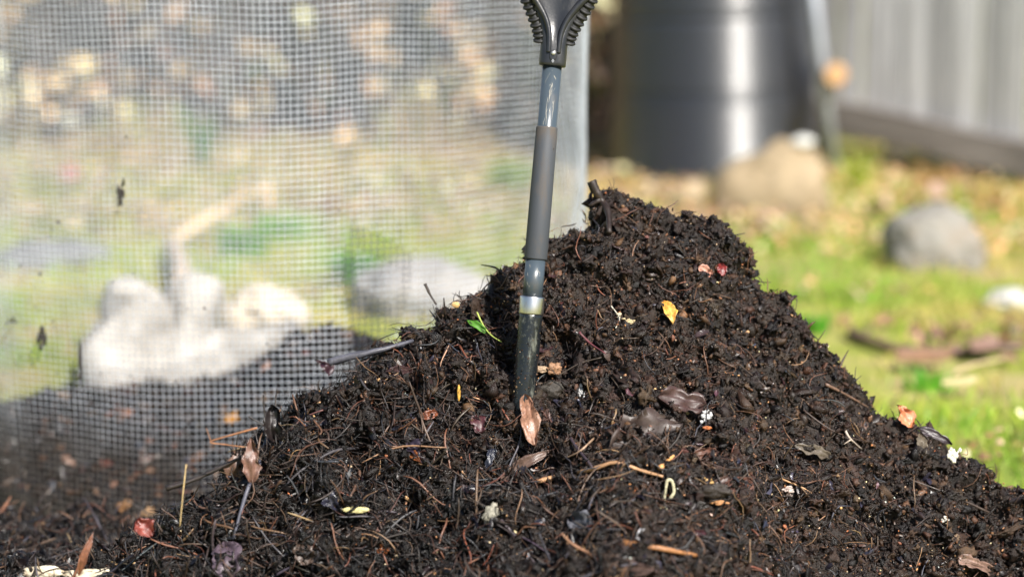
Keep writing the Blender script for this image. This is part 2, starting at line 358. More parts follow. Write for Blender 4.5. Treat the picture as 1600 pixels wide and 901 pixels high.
rh = link('compost_pile', npmesh('ring_heap', HV.reshape(-1, 3), HF, HC), M_soil, label='black compost lying inside the wire mesh ring at lower left', category='compost pile')
n = 9000; pos, nr, _, _ = sample_grid(HV, HN, n); k = pos[:, 2] > 0; pos, nr = pos[k], nr[k]; n = len(pos); pr, fc = lump_protos(12, 1, .3)
sz = RNG.uniform(.002, .007, n); V, F_, C = scatter(pr, fc, pos+nr*.002, rot_any(n), sz[:, None]*RNG.uniform(.6, 1.4, (n, 3)), palette(n, soilcols, [4, 6, 6, 1.2, .5])*.5)
link('crumbs', npmesh('ring_crumbs', V, F_, C), M_crumb, rh, kind='stuff')
n = 1500; pos, nr, _, _ = sample_grid(HV, HN, n); k = pos[:, 2] > 0; pos, nr = pos[k], nr[k]; n = len(pos); pr, fc = flake_protos(20)
L = RNG.uniform(.012, .035, n); V, F_, C = scatter(pr, fc, pos+nr*.006, frames(nr, .5), np.stack([L, L*.5, L], 1), palette(n, flk, [5, 5, 3, 2.4, 1.4, .6], .3))
link('leaf_flakes', npmesh('ring_flakes', V, F_, C), M_flake, rh, kind='stuff')

# ------------------------------------------------------------------ wire mesh ring
def build_ring():
    root = empty('wire_mesh_ring', (RCX, RCY, 0), 'tall see-through ring of square galvanised wire mesh behind the compost heap on the left', 'wire mesh cage')
    pitch = .0121; circ = 2*math.pi*RR; nv = int(circ/pitch); nz = int(1.22/pitch); rad = .0006
    def pt(th, z):
        wob = .012*noise.noise(Vector((math.cos(th)*3, math.sin(th)*3, z*2.2)))+.0035*noise.noise(Vector((math.cos(th)*9, math.sin(th)*9, z*5+4)))
        wob += .007*noise.noise(Vector((th*9, 1.5, z*.7)))*min(1, z*1.6)
        rr = RR-.012+.02*z+wob+.010*math.sin(z*2.4+.5)*math.cos(th*2)
        dth = .010*noise.noise(Vector((math.cos(th)*2+9, math.sin(th)*2, z*2.5)))+.0034*noise.noise(Vector((th*34, 3., z*1.8)))
        dz = .008*noise.noise(Vector((math.cos(th)*3+5, math.sin(th)*3+2, z*1.2)))
        return np.array([math.cos(th+dth)*rr, math.sin(th+dth)*rr, z+dz+.002])
    # table of points on a grid, then wires as square tubes through it
    sub = 1; TH = nv; T = np.zeros((TH, nz+1, 3))
    for i in range(TH):
        for j in range(nz+1): T[i, j] = pt(i/TH*2*math.pi, j*pitch)
    rd = T.copy(); rd[..., 2] = 0; rd /= np.linalg.norm(rd, axis=2, keepdims=True)
    tg = np.stack([-rd[..., 1], rd[..., 0], np.zeros(rd.shape[:2])], -1); zz = np.zeros_like(rd); zz[..., 2] = 1
    def tubes(rows, a, b, closed):
        # rows (n, m, 3)
        n_, m_ = rows.shape[:2]; q = np.stack([rows+rad*(a*cx+b*cy_) for cx, cy_ in ((1, 0), (0, 1), (-1, 0), (0, -1))], 2)
        base = np.arange(n_*m_*4).reshape(n_, m_, 4); nxt = np.roll(base, -1, axis=1) if closed else base
        A = base if closed else base[:, :-1]; B = nxt if closed else base[:, 1:]
        f = np.stack([A, np.roll(A, -1, 2), np.roll(B, -1, 2), B], -1).reshape(-1, 4)
        return q.reshape(-1, 3), f
    v1, f1 = tubes(T, rd, tg, False)
    v2, f2 = tubes(np.swapaxes(T+rd*rad*.8, 0, 1), np.swapaxes(rd, 0, 1), np.swapaxes(zz, 0, 1), True)
    m, nn, b = principled('galvanised_wire', (.62, .64, .66), .42, .3)
    t = ntex(nn, 14, 4); r = ramp(nn, t.outputs[0], [(.3, (.34, .37, .41)), (.6, (.57, .61, .67))])
    # wire colour turns darker and browner towards the bottom, with a noisy edge
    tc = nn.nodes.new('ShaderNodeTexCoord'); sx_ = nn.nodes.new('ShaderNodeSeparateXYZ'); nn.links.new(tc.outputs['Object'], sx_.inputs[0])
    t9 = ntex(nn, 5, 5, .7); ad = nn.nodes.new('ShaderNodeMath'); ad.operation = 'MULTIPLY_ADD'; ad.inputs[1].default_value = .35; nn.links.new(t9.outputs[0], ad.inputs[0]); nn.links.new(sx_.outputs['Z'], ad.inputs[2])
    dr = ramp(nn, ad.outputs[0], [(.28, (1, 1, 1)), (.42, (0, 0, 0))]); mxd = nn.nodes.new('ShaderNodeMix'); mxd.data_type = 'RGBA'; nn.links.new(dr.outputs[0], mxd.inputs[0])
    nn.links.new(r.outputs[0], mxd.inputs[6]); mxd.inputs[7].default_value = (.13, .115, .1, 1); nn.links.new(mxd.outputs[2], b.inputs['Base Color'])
    base_ = np.array([RCX, RCY, 0.])
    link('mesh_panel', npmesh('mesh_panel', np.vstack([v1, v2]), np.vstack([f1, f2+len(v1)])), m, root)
    # rolled rim wire at the top and the doubled vertical seam
    top = T[:, nz]; v, f = tubes(top[None]*np.array([1, 1, 1])+np.array([0, 0, .004]), rd[:, nz][None]*2.5, zz[:, nz][None]*2.5, True)
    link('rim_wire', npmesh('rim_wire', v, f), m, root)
    rows = []; fr_ = []
    i0 = int(TH*(.75-.012*9))
    for k in range(5): rows.append(T[(i0+k) % TH]+rd[(i0+k) % TH]*.003+tg[(i0+k) % TH]*.005); fr_.append((i0+k) % TH)
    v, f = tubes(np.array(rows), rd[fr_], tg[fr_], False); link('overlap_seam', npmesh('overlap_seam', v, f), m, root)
    return root, T
ring, RT_ = build_ring()
ii = RNG.integers(0, RT_.shape[0], 2600); jj = np.minimum((RNG.gamma(1.3, 11, 2600)).astype(int), RT_.shape[1]-1); pos = RT_[ii, jj]+RNG.normal(0, .0015, (2600, 3))+np.array([0., 0, 0])
pr, fc = lump_protos(10, 1, .3); sz = RNG.uniform(.0008, .0022, 2600)
V, F_, C = scatter(pr, fc, pos, rot_any(2600), sz[:, None]*RNG.uniform(.5, 1.5, (2600, 3)), palette(2600, soilcols, [4, 4, 3, 2, .5]))
link('stuck_dirt', npmesh('stuck_dirt', V, F_, C), M_crumb, ring, kind='stuff')

# ------------------------------------------------------------------ generic builders
def tube(pts, radii, n=10, flat=1.0, cap=True, jit=0.):
    pts = [np.array(p, float) for p in pts]; V = []; m = len(pts)
    up = np.array([.13, -.9, .35])
    for i, p in enumerate(pts):
        t = pts[min(i+1, m-1)]-pts[max(i-1, 0)]; t = t/ (np.linalg.norm(t)+1e-12)
        a = np.cross(t, up); a /= np.linalg.norm(a)+1e-12; b = np.cross(a, t); r = radii[i] if hasattr(radii, '__len__') else radii
        for k in range(n):
            an = 2*math.pi*k/n; rr = r*(1+random.uniform(-jit, jit)); V.append(p+a*math.cos(an)*rr+b*math.sin(an)*rr*flat)
    F_ = [(i*n+k, i*n+(k+1) % n, (i+1)*n+(k+1) % n, (i+1)*n+k) for i in range(m-1) for k in range(n)]
    if cap: F_ += [tuple(range(n))[::-1], tuple((m-1)*n+k for k in range(n))]
    return V, F_
def pymesh(name, V, F_, smooth=True, c=None):
    me = bpy.data.meshes.new(name); me.from_pydata([tuple(v) for v in V], [], F_); me.update()
    me.polygons.foreach_set('use_smooth', [smooth]*len(me.polygons))
    if c is not None:
        a = me.color_attributes.new('Col', 'FLOAT_COLOR', 'POINT'); n_ = len(V)
        arr = np.ones((n_, 4), np.float32); arr[:, :3] = c; a.data.foreach_set('color', arr.ravel())
    return me
def smoothpts(pts, k=4):
    pts = [np.array(p, float) for p in pts]; out = []
    for i in range(len(pts)-1):
        p0, p1, p2, p3 = pts[max(i-1, 0)], pts[i], pts[i+1], pts[min(i+2, len(pts)-1)]
        for s in range(k):
            t = s/k; out.append(.5*((2*p1)+(-p0+p2)*t+(2*p0-5*p1+4*p2-p3)*t*t+(-p0+3*p1-3*p2+p3)*t**3))
    return out+[pts[-1]]
def surf_pts(pxs, lift=.007, dep=None):
    """real points for a path that lies on the heap; points off the heap keep the last depth"""
    out = []; nrm = None; last = dep
    hs = [hit(*p[:2], lift) for p in pxs]
    if last is None:
        for h, _ in hs:
            if h is not None: last = (np.array(h)-CAM)@FW; break
        if last is None: last = 3.6
    for p, (h, n_) in zip(pxs, hs):
        if h is not None and dep is None: q = np.array(h); last = (q-CAM)@FW; nrm = n_
        else: q = P(p[0], p[1], last)
        out.append(q)
    return out, (nrm or Vector((0, -.75, .65)))
def twig(name, pxs, wpx, c, label, cat='twig', group=None, lift=.0125, dep=None, fork=None, mat=None, taper=.55, rough=.18):
    pts, n_ = surf_pts(pxs, lift, dep); sp = smoothpts(pts, 4); m = len(sp); r0 = wpx*.00048
    V, F_ = tube(sp, [r0*(1-(1-taper)*i/(m-1))*(1+random.uniform(-rough, rough)) for i in range(m)], 8, jit=.12)
    cc = np.array([np.array(c)*random.uniform(.7, 1.3) for _ in V])
    if fork:
        for fk in fork:
            fp, _ = surf_pts(fk, lift, dep if dep is not None else (sp[0]-CAM)@FW if hit(*fk[-1], 0)[0] is None else None)
            v2, f2 = tube(smoothpts(fp, 3), [r0*.6*(1-.5*i/(3*(len(fp)-1))) for i in range(3*(len(fp)-1)+1)], 6, jit=.1)
            F_ += [tuple(x+len(V) for x in q) for q in f2]; V = V+v2
        cc = np.array([np.array(c)*random.uniform(.7, 1.3) for _ in V])
    o = link(name, pymesh(name, V, F_, True, cc), mat or M_fibre, label=label, category=cat, group=group); return o
def leaf(name, a, b, wpx, c, label, cat='leaf', shape='lance', curl=.45, bend=.12, dep=None, lift=.007, face=None, c2=None, group=None, mat=None, ragged=.2, thick=.0004):
    (pa, pb), n_ = surf_pts([a, b], lift, dep); pa, pb = np.array(pa), np.array(pb)
    ax_ = pb-pa; L = np.linalg.norm(ax_); ax_ /= L
    nn = np.array(face if face is not None else n_, float)*.6+np.array([.12, -.8, .3])*.6; nn -= ax_*(nn@ax_); nn /= np.linalg.norm(nn)
    sd = np.cross(nn, ax_); W = wpx*.00097/2; nu, nv = 14, 8; V = []; cc = []; sdv = random.random()*50
    for i in range(nu+1):
        u = i/nu
        if shape == 'lance': wd = max(math.sin(math.pi*u**.8), 0)**.8
        elif shape == 'oval': wd = math.sqrt(max(1-(2*u-1)**2, 0))**.9
        elif shape == 'tri': wd = (1-u)**.8*min(1, u*8+.3)
        elif shape == 'strip': wd = .8+.2*math.sin(u*9)
        else: wd = max(math.sin(math.pi*u), 0)**.5*(.87+.13*math.sin(u*11+sdv))          # torn
        wd = max(wd, .02)
        for j in range(nv+1):
            v = j/nv*2-1; e = 1+ragged*noise.noise(Vector((u*7, v*1.5, sdv)))*3*abs(v)
            h = curl*W*v*v*1.1-bend*L*((2*u-1)**2-.5)+W*.35*1.7*noise.noise(Vector((u*3.5, v*1.8, sdv+9)))+.04*W*(1-abs(v))*8*(abs(v) < .06)
            V.append(pa+ax_*L*u+sd*W*wd*v*e+nn*h)
            k = .5+.5*noise.noise(Vector((u*4, v*2, sdv+20))); k = min(max(k, 0), 1)
            cc.append((np.array(c)*(1-k)+np.array(c2 if c2 is not None else np.array(c)*.5)*k)*(.85 if abs(v) < .1 else 1)*(.62 if max(c) < .5 else .85))
    n1 = len(V); V += [p-nn*thick for p in V]; cc += cc
    q = lambda i, j: i*(nv+1)+j
    F_ = [(q(i, j), q(i+1, j), q(i+1, j+1), q(i, j+1)) for i in range(nu) for j in range(nv)]
    F_ += [tuple(x+n1 for x in f[::-1]) for f in list(F_)]
    rim = [q(i, 0) for i in range(nu)]+[q(nu, j) for j in range(nv)]+[q(i, nv) for i in range(nu, 0, -1)]+[q(0, j) for j in range(nv, 0, -1)]
    F_ += [(rim[k], rim[k]+n1, rim[(k+1) % len(rim)]+n1, rim[(k+1) % len(rim)]) for k in range(len(rim))]
    return link(name, pymesh(name, V, F_, True, np.array(cc)), mat or M_flake, label=label, category=cat, group=group)
def lump(name, px, py, wpx, hpx, c, label, cat, rough=.5, sub=4, dep=None, lift=.004, c2=None, clump=0, deep=.6, parent=None, mat=None):
    h, n_ = hit(px, py, lift) if dep is None else (None, None); ctr = np.array(h) if h is not None else P(px, py, dep or 3.6)
    v, f = ico(sub); sd = random.random()*80; V = []; cc = []; s = .000965/2*(np.linalg.norm(ctr-CAM)/3.66)
    Fs = []
    parts = [(0, 0, 1.)] if not clump else [(random.gauss(0, .36), random.gauss(0, .36), random.uniform(.08, .3)) for _ in range(int(clump*2.2))]
    for ox, oy, ss in parts:
        b0 = len(V); sd += 3.7
        for p in v:
            k = 1+rough*(noise.noise(Vector(p)*1.7+Vector((sd, 0, 0)))+.5*noise.noise(Vector(p)*4.5+Vector((0, sd, 0))))
            V.append(ctr+RT*(p[0]*k*ss+ox)*wpx*s+UP*(p[1]*k*ss+oy)*hpx*s+FW*p[2]*k*ss*min(wpx, hpx)*s*deep)
            q = .5+.5*noise.noise(Vector(p)*3+Vector((sd, sd, 0))); cc.append(np.array(c)*(1-q)+np.array(c2 if c2 is not None else np.array(c)*.6)*q)
        Fs += [tuple(int(x)+b0 for x in t) for t in f]
    return link(name, pymesh(name, V, Fs, True, np.array(cc)), mat or M_crumb, parent, label=label, category=cat)

# ------------------------------------------------------------------ shovel
def build_shovel():
    D = float((np.array(hit(815, 645, 0)[0])-CAM)@FW)+.008; print('SHOVEL DEPTH', D); B = P(815.5, 655, D); Tp = P(863, 102, D); ax_ = (Tp-B); L = np.linalg.norm(ax_); ax_ /= L; k = D/F
    sd = np.cross(ax_, -FW); sd = -sd if sd[0] < 0 else sd; sd /= np.linalg.norm(sd); fr = np.cross(sd, ax_); fr = -fr if fr[1] > 0 else fr
    root = empty('shovel', tuple(B), 'black and grey garden shovel standing upright in the compost heap', 'shovel')
    def Q(a, b, c=0): return B+sd*a+ax_*b+fr*c-B       # local metres: across, along, towards the camera
    yb = lambda y: (655-y)/553*L
    def seg(name, prof, mat, n=40, sx=1., sy=1., parent=root, off=0.):
        V = []; 
        for b, r in prof:
            for q in range(n):
                an = 2*math.pi*q/n; V.append(Q(off+math.cos(an)*r*sx, b, math.sin(an)*r*sy))
        m = len(prof); F_ = [(i*n+q, (i+1)*n+q, (i+1)*n+(q+1) % n, i*n+(q+1) % n) for i in range(m-1) for q in range(n)]
        F_ += [tuple(range(n)), tuple((m-1)*n+q for q in range(n))[::-1]]
        return link(name, pymesh(name, V, F_), mat, parent)
    # materials
    def shaft_mat(name, base, dirt, rough, dlo, dhi, bstr=.1, bscale=500, metal=0., dscale=40):
        m, n, b = principled(name, rough=rough, metal=metal); t = ntex(n, dscale, 6, .7, stretch=(1, 1, .4)); r = ramp(n, t.outputs[0], [(dlo, base), (dhi, dirt)])
        n.links.new(r.outputs[0], b.inputs['Base Color']); t2 = ntex(n, bscale, 3); bump(n, b, t2.outputs[0], bstr, .0006)
        mr = n.nodes.new('ShaderNodeMapRange'); mr.inputs[1].default_value = dlo; mr.inputs[2].default_value = dhi; mr.inputs[3].default_value = rough; mr.inputs[4].default_value = min(rough+.3, .9)
        n.links.new(t.outputs[0], mr.inputs[0]); n.links.new(mr.outputs[0], b.inputs['Roughness']); return m
    blue = shaft_mat('painted_shaft', (.045, .06, .075), (.07, .07, .07), .3, .55, .75)
    slv = shaft_mat('foam_sleeve', (.042, .047, .057), (.085, .066, .05), .6, .5, .74, .5, 900, dscale=22)
    stl = shaft_mat('steel_band', (.62, .62, .62), (.3, .26, .22), .3, .52, .72, .1, 300, 1., 60)
    sck = shaft_mat('dirty_black_socket', (.008, .010, .012), (.16, .165, .135), .2, .52, .7, .8, 260, dscale=55)
    blk = shaft_mat('black_handle_plastic', (.014, .015, .018), (.035, .034, .034), .3, .5, .8, .3, 260, dscale=30)
    dull = shaft_mat('black_rubber', (.012, .012, .013), (.02, .02, .02), .62, .5, .8, .2, 300)
    scr, _, _ = principled('bare_scratch', (.55, .5, .42), .5)
    seg('upper_shaft', [(yb(408), .0148), (yb(95), .0148)], blue)
    seg('sleeve', [(yb(405.5), .0158), (yb(405), .0170), (yb(403), .01765), (yb(300), .0173), (yb(201), .0166), (yb(199), .0162), (yb(198.4), .0152)], slv)
    seg('lower_shaft', [(yb(470), .0153), (yb(406), .0153)], blue)
    seg('band', [(yb(491), .0178), (yb(490.5), .0186), (yb(489), .0191), (yb(478), .0189), (yb(465), .0191), (yb(463.5), .0188), (yb(463), .0168)], stl)
    # socket, with a proud seam and dents
    V = []; n = 48; m = 40
    for i in range(m+1):
        u = i/m; b = yb(488)+(yb(800)-yb(488))*u; r = .0178-.0012*u
        for q in range(n):
            an = 2*math.pi*q/n; x, y = math.cos(an), math.sin(an)
            rr = r+.0006*noise.noise(Vector((x*2, y*2, u*14)))+.0007*math.exp(-((an-1.35)/.07)**2)-.0006*math.exp(-((an-1.5)/.05)**2); V.append(Q(x*rr, b, y*rr))
    F_ = [(i*n+q, i*n+(q+1) % n, (i+1)*n+(q+1) % n, (i+1)*n+q) for i in range(m) for q in range(n)]+[tuple(range(n))[::-1]]
    link('socket', pymesh('socket', V, F_), sck, root)
    V = []; nn_, mm = 12, 12                         # blade, sunk in the heap
    for i in range(mm+1):
        u = i/mm; b = yb(790)-.02-u*.25; wd = .1*min(1, .55+u*2)*(1-.0*u) if u < .75 else .1*math.sqrt(max(1-((u-.75)/.25)**2, .01))
        for j in range(nn_+1):
            v = j/nn_*2-1; V.append(Q(v*wd, b, -.02+.02*v*v))
    n1 = len(V); V += [p-fr*.002 for p in V]; F_ = [(i*(nn_+1)+j, (i+1)*(nn_+1)+j, (i+1)*(nn_+1)+j+1, i*(nn_+1)+j+1) for i in range(mm) for j in range(nn_)]
    F_ += [tuple(x+n1 for x in f[::-1]) for f in F_]; link('blade', pymesh('blade', V, F_), sck, root)
    # soil stuck to the lower part of the tool
    pr_, fc_ = lump_protos(10, 1, .3); nn2 = 240; u = RNG.random(nn2)**.55; b_ = np.where(np.arange(nn2) < 215, yb(495)+(yb(655)-yb(495))*u, yb(470)+(yb(230)-yb(470))*u); an = RNG.uniform(0, 6.283, nn2); rr = np.where(np.arange(nn2) < 215, .0174, .0172)
    pos = (B-B)[None]+sd[None]*(np.cos(an)*rr)[:, None]+ax_[None]*b_[:, None]+fr[None]*(np.sin(an)*rr)[:, None]; szs = RNG.uniform(.0004, .0016, nn2)*np.where(np.arange(nn2) < 215, 1, .5)
    V, F_, C = scatter(pr_, fc_, pos, rot_any(nn2), szs[:, None]*RNG.uniform(.5, 1.6, (nn2, 3)), palette(nn2, soilcols+[(.3, .22, .14)], [4, 4, 3, 2, 1, 1.5]))
    link('stuck_soil', npmesh('stuck_soil', V, F_, C), M_crumb, root, kind='stuff')
    # scratches worn into the paint
    V = []; F_ = []
    def scratch(x, y, dx, dy, wd):
        r = .01488; pts = []
        a0 = math.asin(max(min((x)*k/r, .95), -.95)); a1 = math.asin(max(min((x+dx)*k/r, .95), -.95)); N = 6
        for i in range(N+1):
            u = i/N; a = a0+(a1-a0)*u+.05*math.sin(u*5+x); b = yb(y+dy*u); rr = r+(.0004 if y > 406 else 0); pts.append((Q(math.sin(a)*rr, b, math.cos(a)*rr), sd*math.cos(a)*.5+ax_*.5))
        b0 = len(V)
        for i, (p, s_) in enumerate(pts): ww = wd*math.sin(math.pi*(i+.4)/(N+.8)); V.extend([p-s_*ww, p+s_*ww])
        for i in range(N): F_.append((b0+2*i, b0+2*i+1, b0+2*i+3, b0+2*i+2))
    for _ in range(18):
        y = random.gauss(143, 16); x = (y-143)*-.06+random.gauss(1.5, 4.2)
        if 106 < y < 185: scratch(x, y, random.gauss(-2, 3.), random.uniform(5, 16), random.uniform(.0002, .0005))
    for x, y, dx, dy in ((2, 130, -3, 22), (3, 138, -5, 24), (-3, 160, 0, 36), (6, 158, 1, 30), (-5, 185, -1, 12), (1, 110, -5, 9), (4, 118, 3, 8)): scratch(x, y, dx, dy, .0004)
    for x, y, dx, dy in ((3, 418, 4, 9), (6, 422, 3, 9), (-8, 413, 0, 7), (-10, 425, 0, 7), (-7, 446, 0, 5), (0, 430, 3, 5), (-9, 440, -1, 6)): scratch(x, y, dx, dy, .00035)
    link('scratches', pymesh('scratches', V, F_), scr, root, kind='stuff')
    # handle: collar + web that widens into a D grip
    V = []; n = 56; secs = []
    rows = [(-.001, .0195, .0185, 0), (.0, .0205, .0195, 0), (.004, .0208, .0198, 0), (.030, .0208, .0192, 0), (.042, .0210, .018, 0), (.055, .0245, .016, .0), (.068, .0305, .0145, 0), (.082, .038, .0135, 0), (.098, .0455, .013, 0), (.112, .050, .0125, 0), (.120, .052, .010, 0), (.123, .050, .003, 0)]
    for b, rx, ry, _ in rows:
        for q in range(n):
            an = 2*math.pi*q/n; c_, s_ = math.cos(an), math.sin(an); e = .75
            X = math.copysign(abs(c_)**e, c_)*rx; Yc = math.copysign(abs(s_)**e, s_)*ry
            V.append(Q(X, yb(103)+b, Yc*(1-.38*math.exp(-(X/(rx*.45))**2)*min(max((b-.03)/.03, 0), 1))))   # hollowed centre
    m = len(rows); F_ = [(i*n+q, (i+1)*n+q, (i+1)*n+(q+1) % n, i*n+(q+1) % n) for i in range(m-1) for q in range(n)]+[tuple(range(n)), tuple((m-1)*n+q for q in range(n))[::-1]]
    hd = link('handle', pymesh('handle', V, F_), blk, root)
    for s_ in (-1, 1):
        pts = [Q(s_*x, yb(103)+b, c) for x, b, c in ((.0075, .018, .0185), (.0078, .034, .0180), (.0095, .05, .0165), (.0155, .068, .0150), (.025, .084, .0142), (.036, .099, .0138), (.048, .113, .0125), (.056, .130, .010), (.061, .155, .0), (.0615, .19, -.001))]
        sp = smoothpts(pts, 5); V, F_ = tube(sp, [.0034+.0022*min(i/25, 1) for i in range(len(sp))], 12); link('ridge', pymesh('ridge', V, F_), blk, hd)
        pts = smoothpts([Q(s_*x, yb(103)+b, 0) for x, b in ((.020, .034), (.0225, .048), (.029, .064), (.038, .082), (.047, .10), (.054, .118), (.059, .14), (.0615, .165), (.062, .195))], 6)
        V, F_ = tube(pts, .0088, 14); link('arm', pymesh('arm', V, F_), dull, hd)
        V = []; F_ = []
        for i in range(2, len(pts)-3, 3):            # the ribs wrapped round each arm
            t = pts[i+1]-pts[i-1]; t /= np.linalg.norm(t); c = pts[i]+sd*s_*.001
            t2 = t+fr*.35; t2 /= np.linalg.norm(t2); a = np.cross(t2, fr); a /= np.linalg.norm(a); b_ = np.cross(t2, a)
            ring_ = [c+a*math.cos(q/16*6.2832)*.0088+b_*math.sin(q/16*6.2832)*.0105 for q in range(17)]
            v2, f2 = tube(ring_, .0026, 8); F_ += [tuple(x+len(V) for x in q) for q in f2]; V += v2
        link('grip_ribs', pymesh('grip_ribs', V, F_), dull, hd)
    V, F_ = tube([Q(x, yb(103)+.2, 0) for x in np.linspace(-.066, .066, 9)], [.013, .0145, .015, .0155, .016, .0155, .015, .0145, .013], 20); link('crossbar', pymesh('crossbar', V, F_), blk, hd)
    riv, _, _ = principled('rivet_metal', (.5, .5, .5), .35, .8)
    # raised plate with rivet
    V = []; n = 28
    for hgt, r in ((.0185, .0062), (.0208, .0058), (.0209, .0046)):
        for q in range(n): an = 6.2832*q/n; V.append(Q(math.cos(an)*r, yb(103)+.0155+math.sin(an)*r*(1.15 if math.sin(an) > 0 else 1.9), hgt))
    F_ = [(i*n+q, i*n+(q+1) % n, (i+1)*n+(q+1) % n, (i+1)*n+q) for i in range(2) for q in range(n)]+[tuple(2*n+q for q in range(n))]
    link('rivet_plate', pymesh('rivet_plate', V, F_), blk, hd)
    V = []
    for hgt, r in ((.0205, .0036), (.0222, .0034), (.0232, .0024), (.0236, .0008)):
        for q in range(20): an = 6.2832*q/20; V.append(Q(math.cos(an)*r, yb(103)+.0175+math.sin(an)*r, hgt))
    F_ = [(i*20+q, i*20+(q+1) % 20, (i+1)*20+(q+1) % 20, (i+1)*20+q) for i in range(3) for q in range(20)]+[tuple(60+q for q in range(20))]
    link('rivet', pymesh('rivet', V, F_), riv, hd)
    V = []; F_ = []
    for x, b in ((0, .0072), (-.0012, .0054), (.0012, .0054), (0, .0038)):
        b0 = len(V)
        for dx, db in ((-1, -1), (1, -1), (1, 1), (-1, 1)): V.append(Q(x+dx*.0009, yb(103)+b+db*.0006, .0214))
        F_.append((b0, b0+1, b0+2, b0+3))
    link('moulded_mark', pymesh('moulded_mark', V, F_), riv, hd)
    return root
build_shovel()

# ------------------------------------------------------------------ notable pieces on the heap
DK = (.022, .016, .014); BL = (.04, .042, .055); TAN = (.34, .19, .09); RB = (.11, .045, .03); STR = (.5, .36, .17)
T_ = [
 ([(924, 283), (932, 300), (943, 318), (950, 332), (952, 364)], 17, (.02, .012, .009), 'short dark stub of wood standing on the very top of the heap'),
 ([(512, 566), (552, 556), (600, 545), (645, 532)], 13, (.06, .06, .075), 'thick blue-grey stick lying along the left shoulder of the heap'),
 ([(260, 763), (300, 750), (338, 733), (380, 712)], 9, DK, 'dark stick poking out left in front of the wire mesh'),
 ([(420, 682), (400, 735), (386, 766), (364, 842)], 9, (.06, .06, .08), 'slim grey stick leaning beside the two brown leaves on the left slope'),
 ([(291, 725), (286, 770), (281, 822)], 2.2, STR, 'thin pale straw standing upright at the left edge of the heap'),
 ([(402, 668), (362, 679), (328, 690), (352, 694), (382, 698)], 3, (.25, .11, .05), 'thin orange-brown twig bent back like a hook at the left edge'),
 ([(412, 616), (412, 630), (414, 652)], 3.5, DK, 'small dark bud twig sticking up above the black curled leaf'),
 ([(388, 650), (400, 657), (412, 664)], 2.5, DK, 'short black twig pointing left beside the bud twig'),
 ([(840, 752), (880, 742), (925, 733), (962, 722), (1000, 734), (1036, 744)], 8, (.36, .2, .1), 'long tan twig lying across the middle of the heap'),
 ([(975, 848), (1030, 856), (1092, 868)], 11, (.27, .12, .045), 'thick orange-brown stick at the bottom of the heap'),
 ([(1032, 730), (1043, 720), (1053, 711)], 8, (.5, .25, .09), 'short orange wood chip above the white looped sprout'),
 ([(718, 540), (732, 562), (760, 598), (795, 656)], 4, (.14, .05, .03), 'slender red-brown twig leaning towards the base of the shovel'),
 ([(633, 776), (652, 787), (682, 782)], 5, (.45, .27, .13), 'small forked tan twig in the shaded lower middle'),
 ([(174, 877), (205, 880), (246, 867)], 2.6, (.45, .3, .14), 'pale bent straw at the bottom left of the heap'),
 ([(150, 821), (180, 829), (212, 838)], 3.5, DK, 'black twig jutting left below the red leaf'),
 ([(198, 782), (222, 795), (246, 816)], 3, DK, 'fine black twig rising above the red leaf'),
 ([(664, 443), (672, 460), (682, 476)], 5, (.03, .02, .016), 'dark twig tip sticking out of the skyline left of the shovel'),
 ([(1316, 660), (1326, 682), (1346, 701)], 4.5, (.4, .33, .27), 'pale grey forked twig on the right slope'),
 ([(1290, 600), (1325, 618), (1356, 636)], 5.5, (.13, .075, .05), 'brown twig lying down the right slope near the skyline'),
 ([(905, 519), (922, 536), (946, 552)], 5, (.1, .03, .035), 'dark red stem right of the steel band'),
 ([(1222, 748), (1255, 762), (1290, 784)], 3.5, (.33, .18, .08), 'thin tan twig on the lower right slope'),
 ([(560, 700), (520, 705), (470, 735), (440, 765)], 5, (.05, .045, .05), 'dark branch running down the left slope below the stick'),
 ([(548, 715), (562, 738), (554, 762), (548, 775)], 6, (.12, .07, .05), 'peeling brown rootlet in the left middle of the heap'),
 ([(878, 655), (895, 690), (920, 722), (935, 745)], 6, (.04, .028, .036), 'dark purplish stem right of the tan leaf'),
 ([(928, 684), (905, 705), (872, 720)], 3.5, (.26, .17, .11), 'thin pale brown twig crossing the dark purplish stem'),
 ([(782, 812), (812, 845), (836, 880)], 7, (.04, .028, .035), 'dark purple stem lost in the shade at the bottom middle'),
 ([(700, 860), (672, 850), (640, 832), (610, 812), (590, 795)], 5, DK, 'black twig in the shaded lower left'),
 ([(1150, 565), (1180, 590), (1205, 612)], 2.8, (.06, .04, .03), 'fine dark stem on the upper right slope'),
 ([(870, 588), (905, 568), (940, 558)], 2.6, (.06, .045, .035), 'fine black rootlet above the silver speckled scrap'),
 ([(560, 640), (545, 665), (520, 690)], 4, DK, 'black twig below the dark red leaf scrap'),
 ([(505, 640), (470, 655), (440, 690)], 3, (.1, .04, .035), 'reddish twig on the left edge of the heap'),
 ([(500, 628), (470, 638), (444, 652)], 3, (.3, .18, .1), 'thin tan stalk leaning out from the left shoulder'),
 ([(1060, 800), (1120, 835), (1180, 862)], 3.5, (.16, .085, .05), 'long brown root near the bottom right'),
 ([(955, 478), (968, 497), (962, 512)], 2.5, (.45, .42, .35), 'whitish rootlet above the cream crumbs'),
 ([(1255, 640), (1300, 672), (1352, 690)], 3, (.05, .032, .026), 'fine dark stem beside the pale forked twig'),
 ([(1545, 800), (1480, 770), (1420, 748)], 4, (.05, .035, .028), 'dark stem at the lower right edge of the picture'),
]
forks = {11: [[(722, 550), (738, 545)], [(716, 538), (708, 541)]], 12: [[(652, 787), (662, 798)]], 17: [[(1330, 686), (1318, 694)]], 5: [[(330, 690), (322, 668)]], 0: [[(938, 312), (920, 322)]], 14: [[(180, 829), (165, 833)]]}
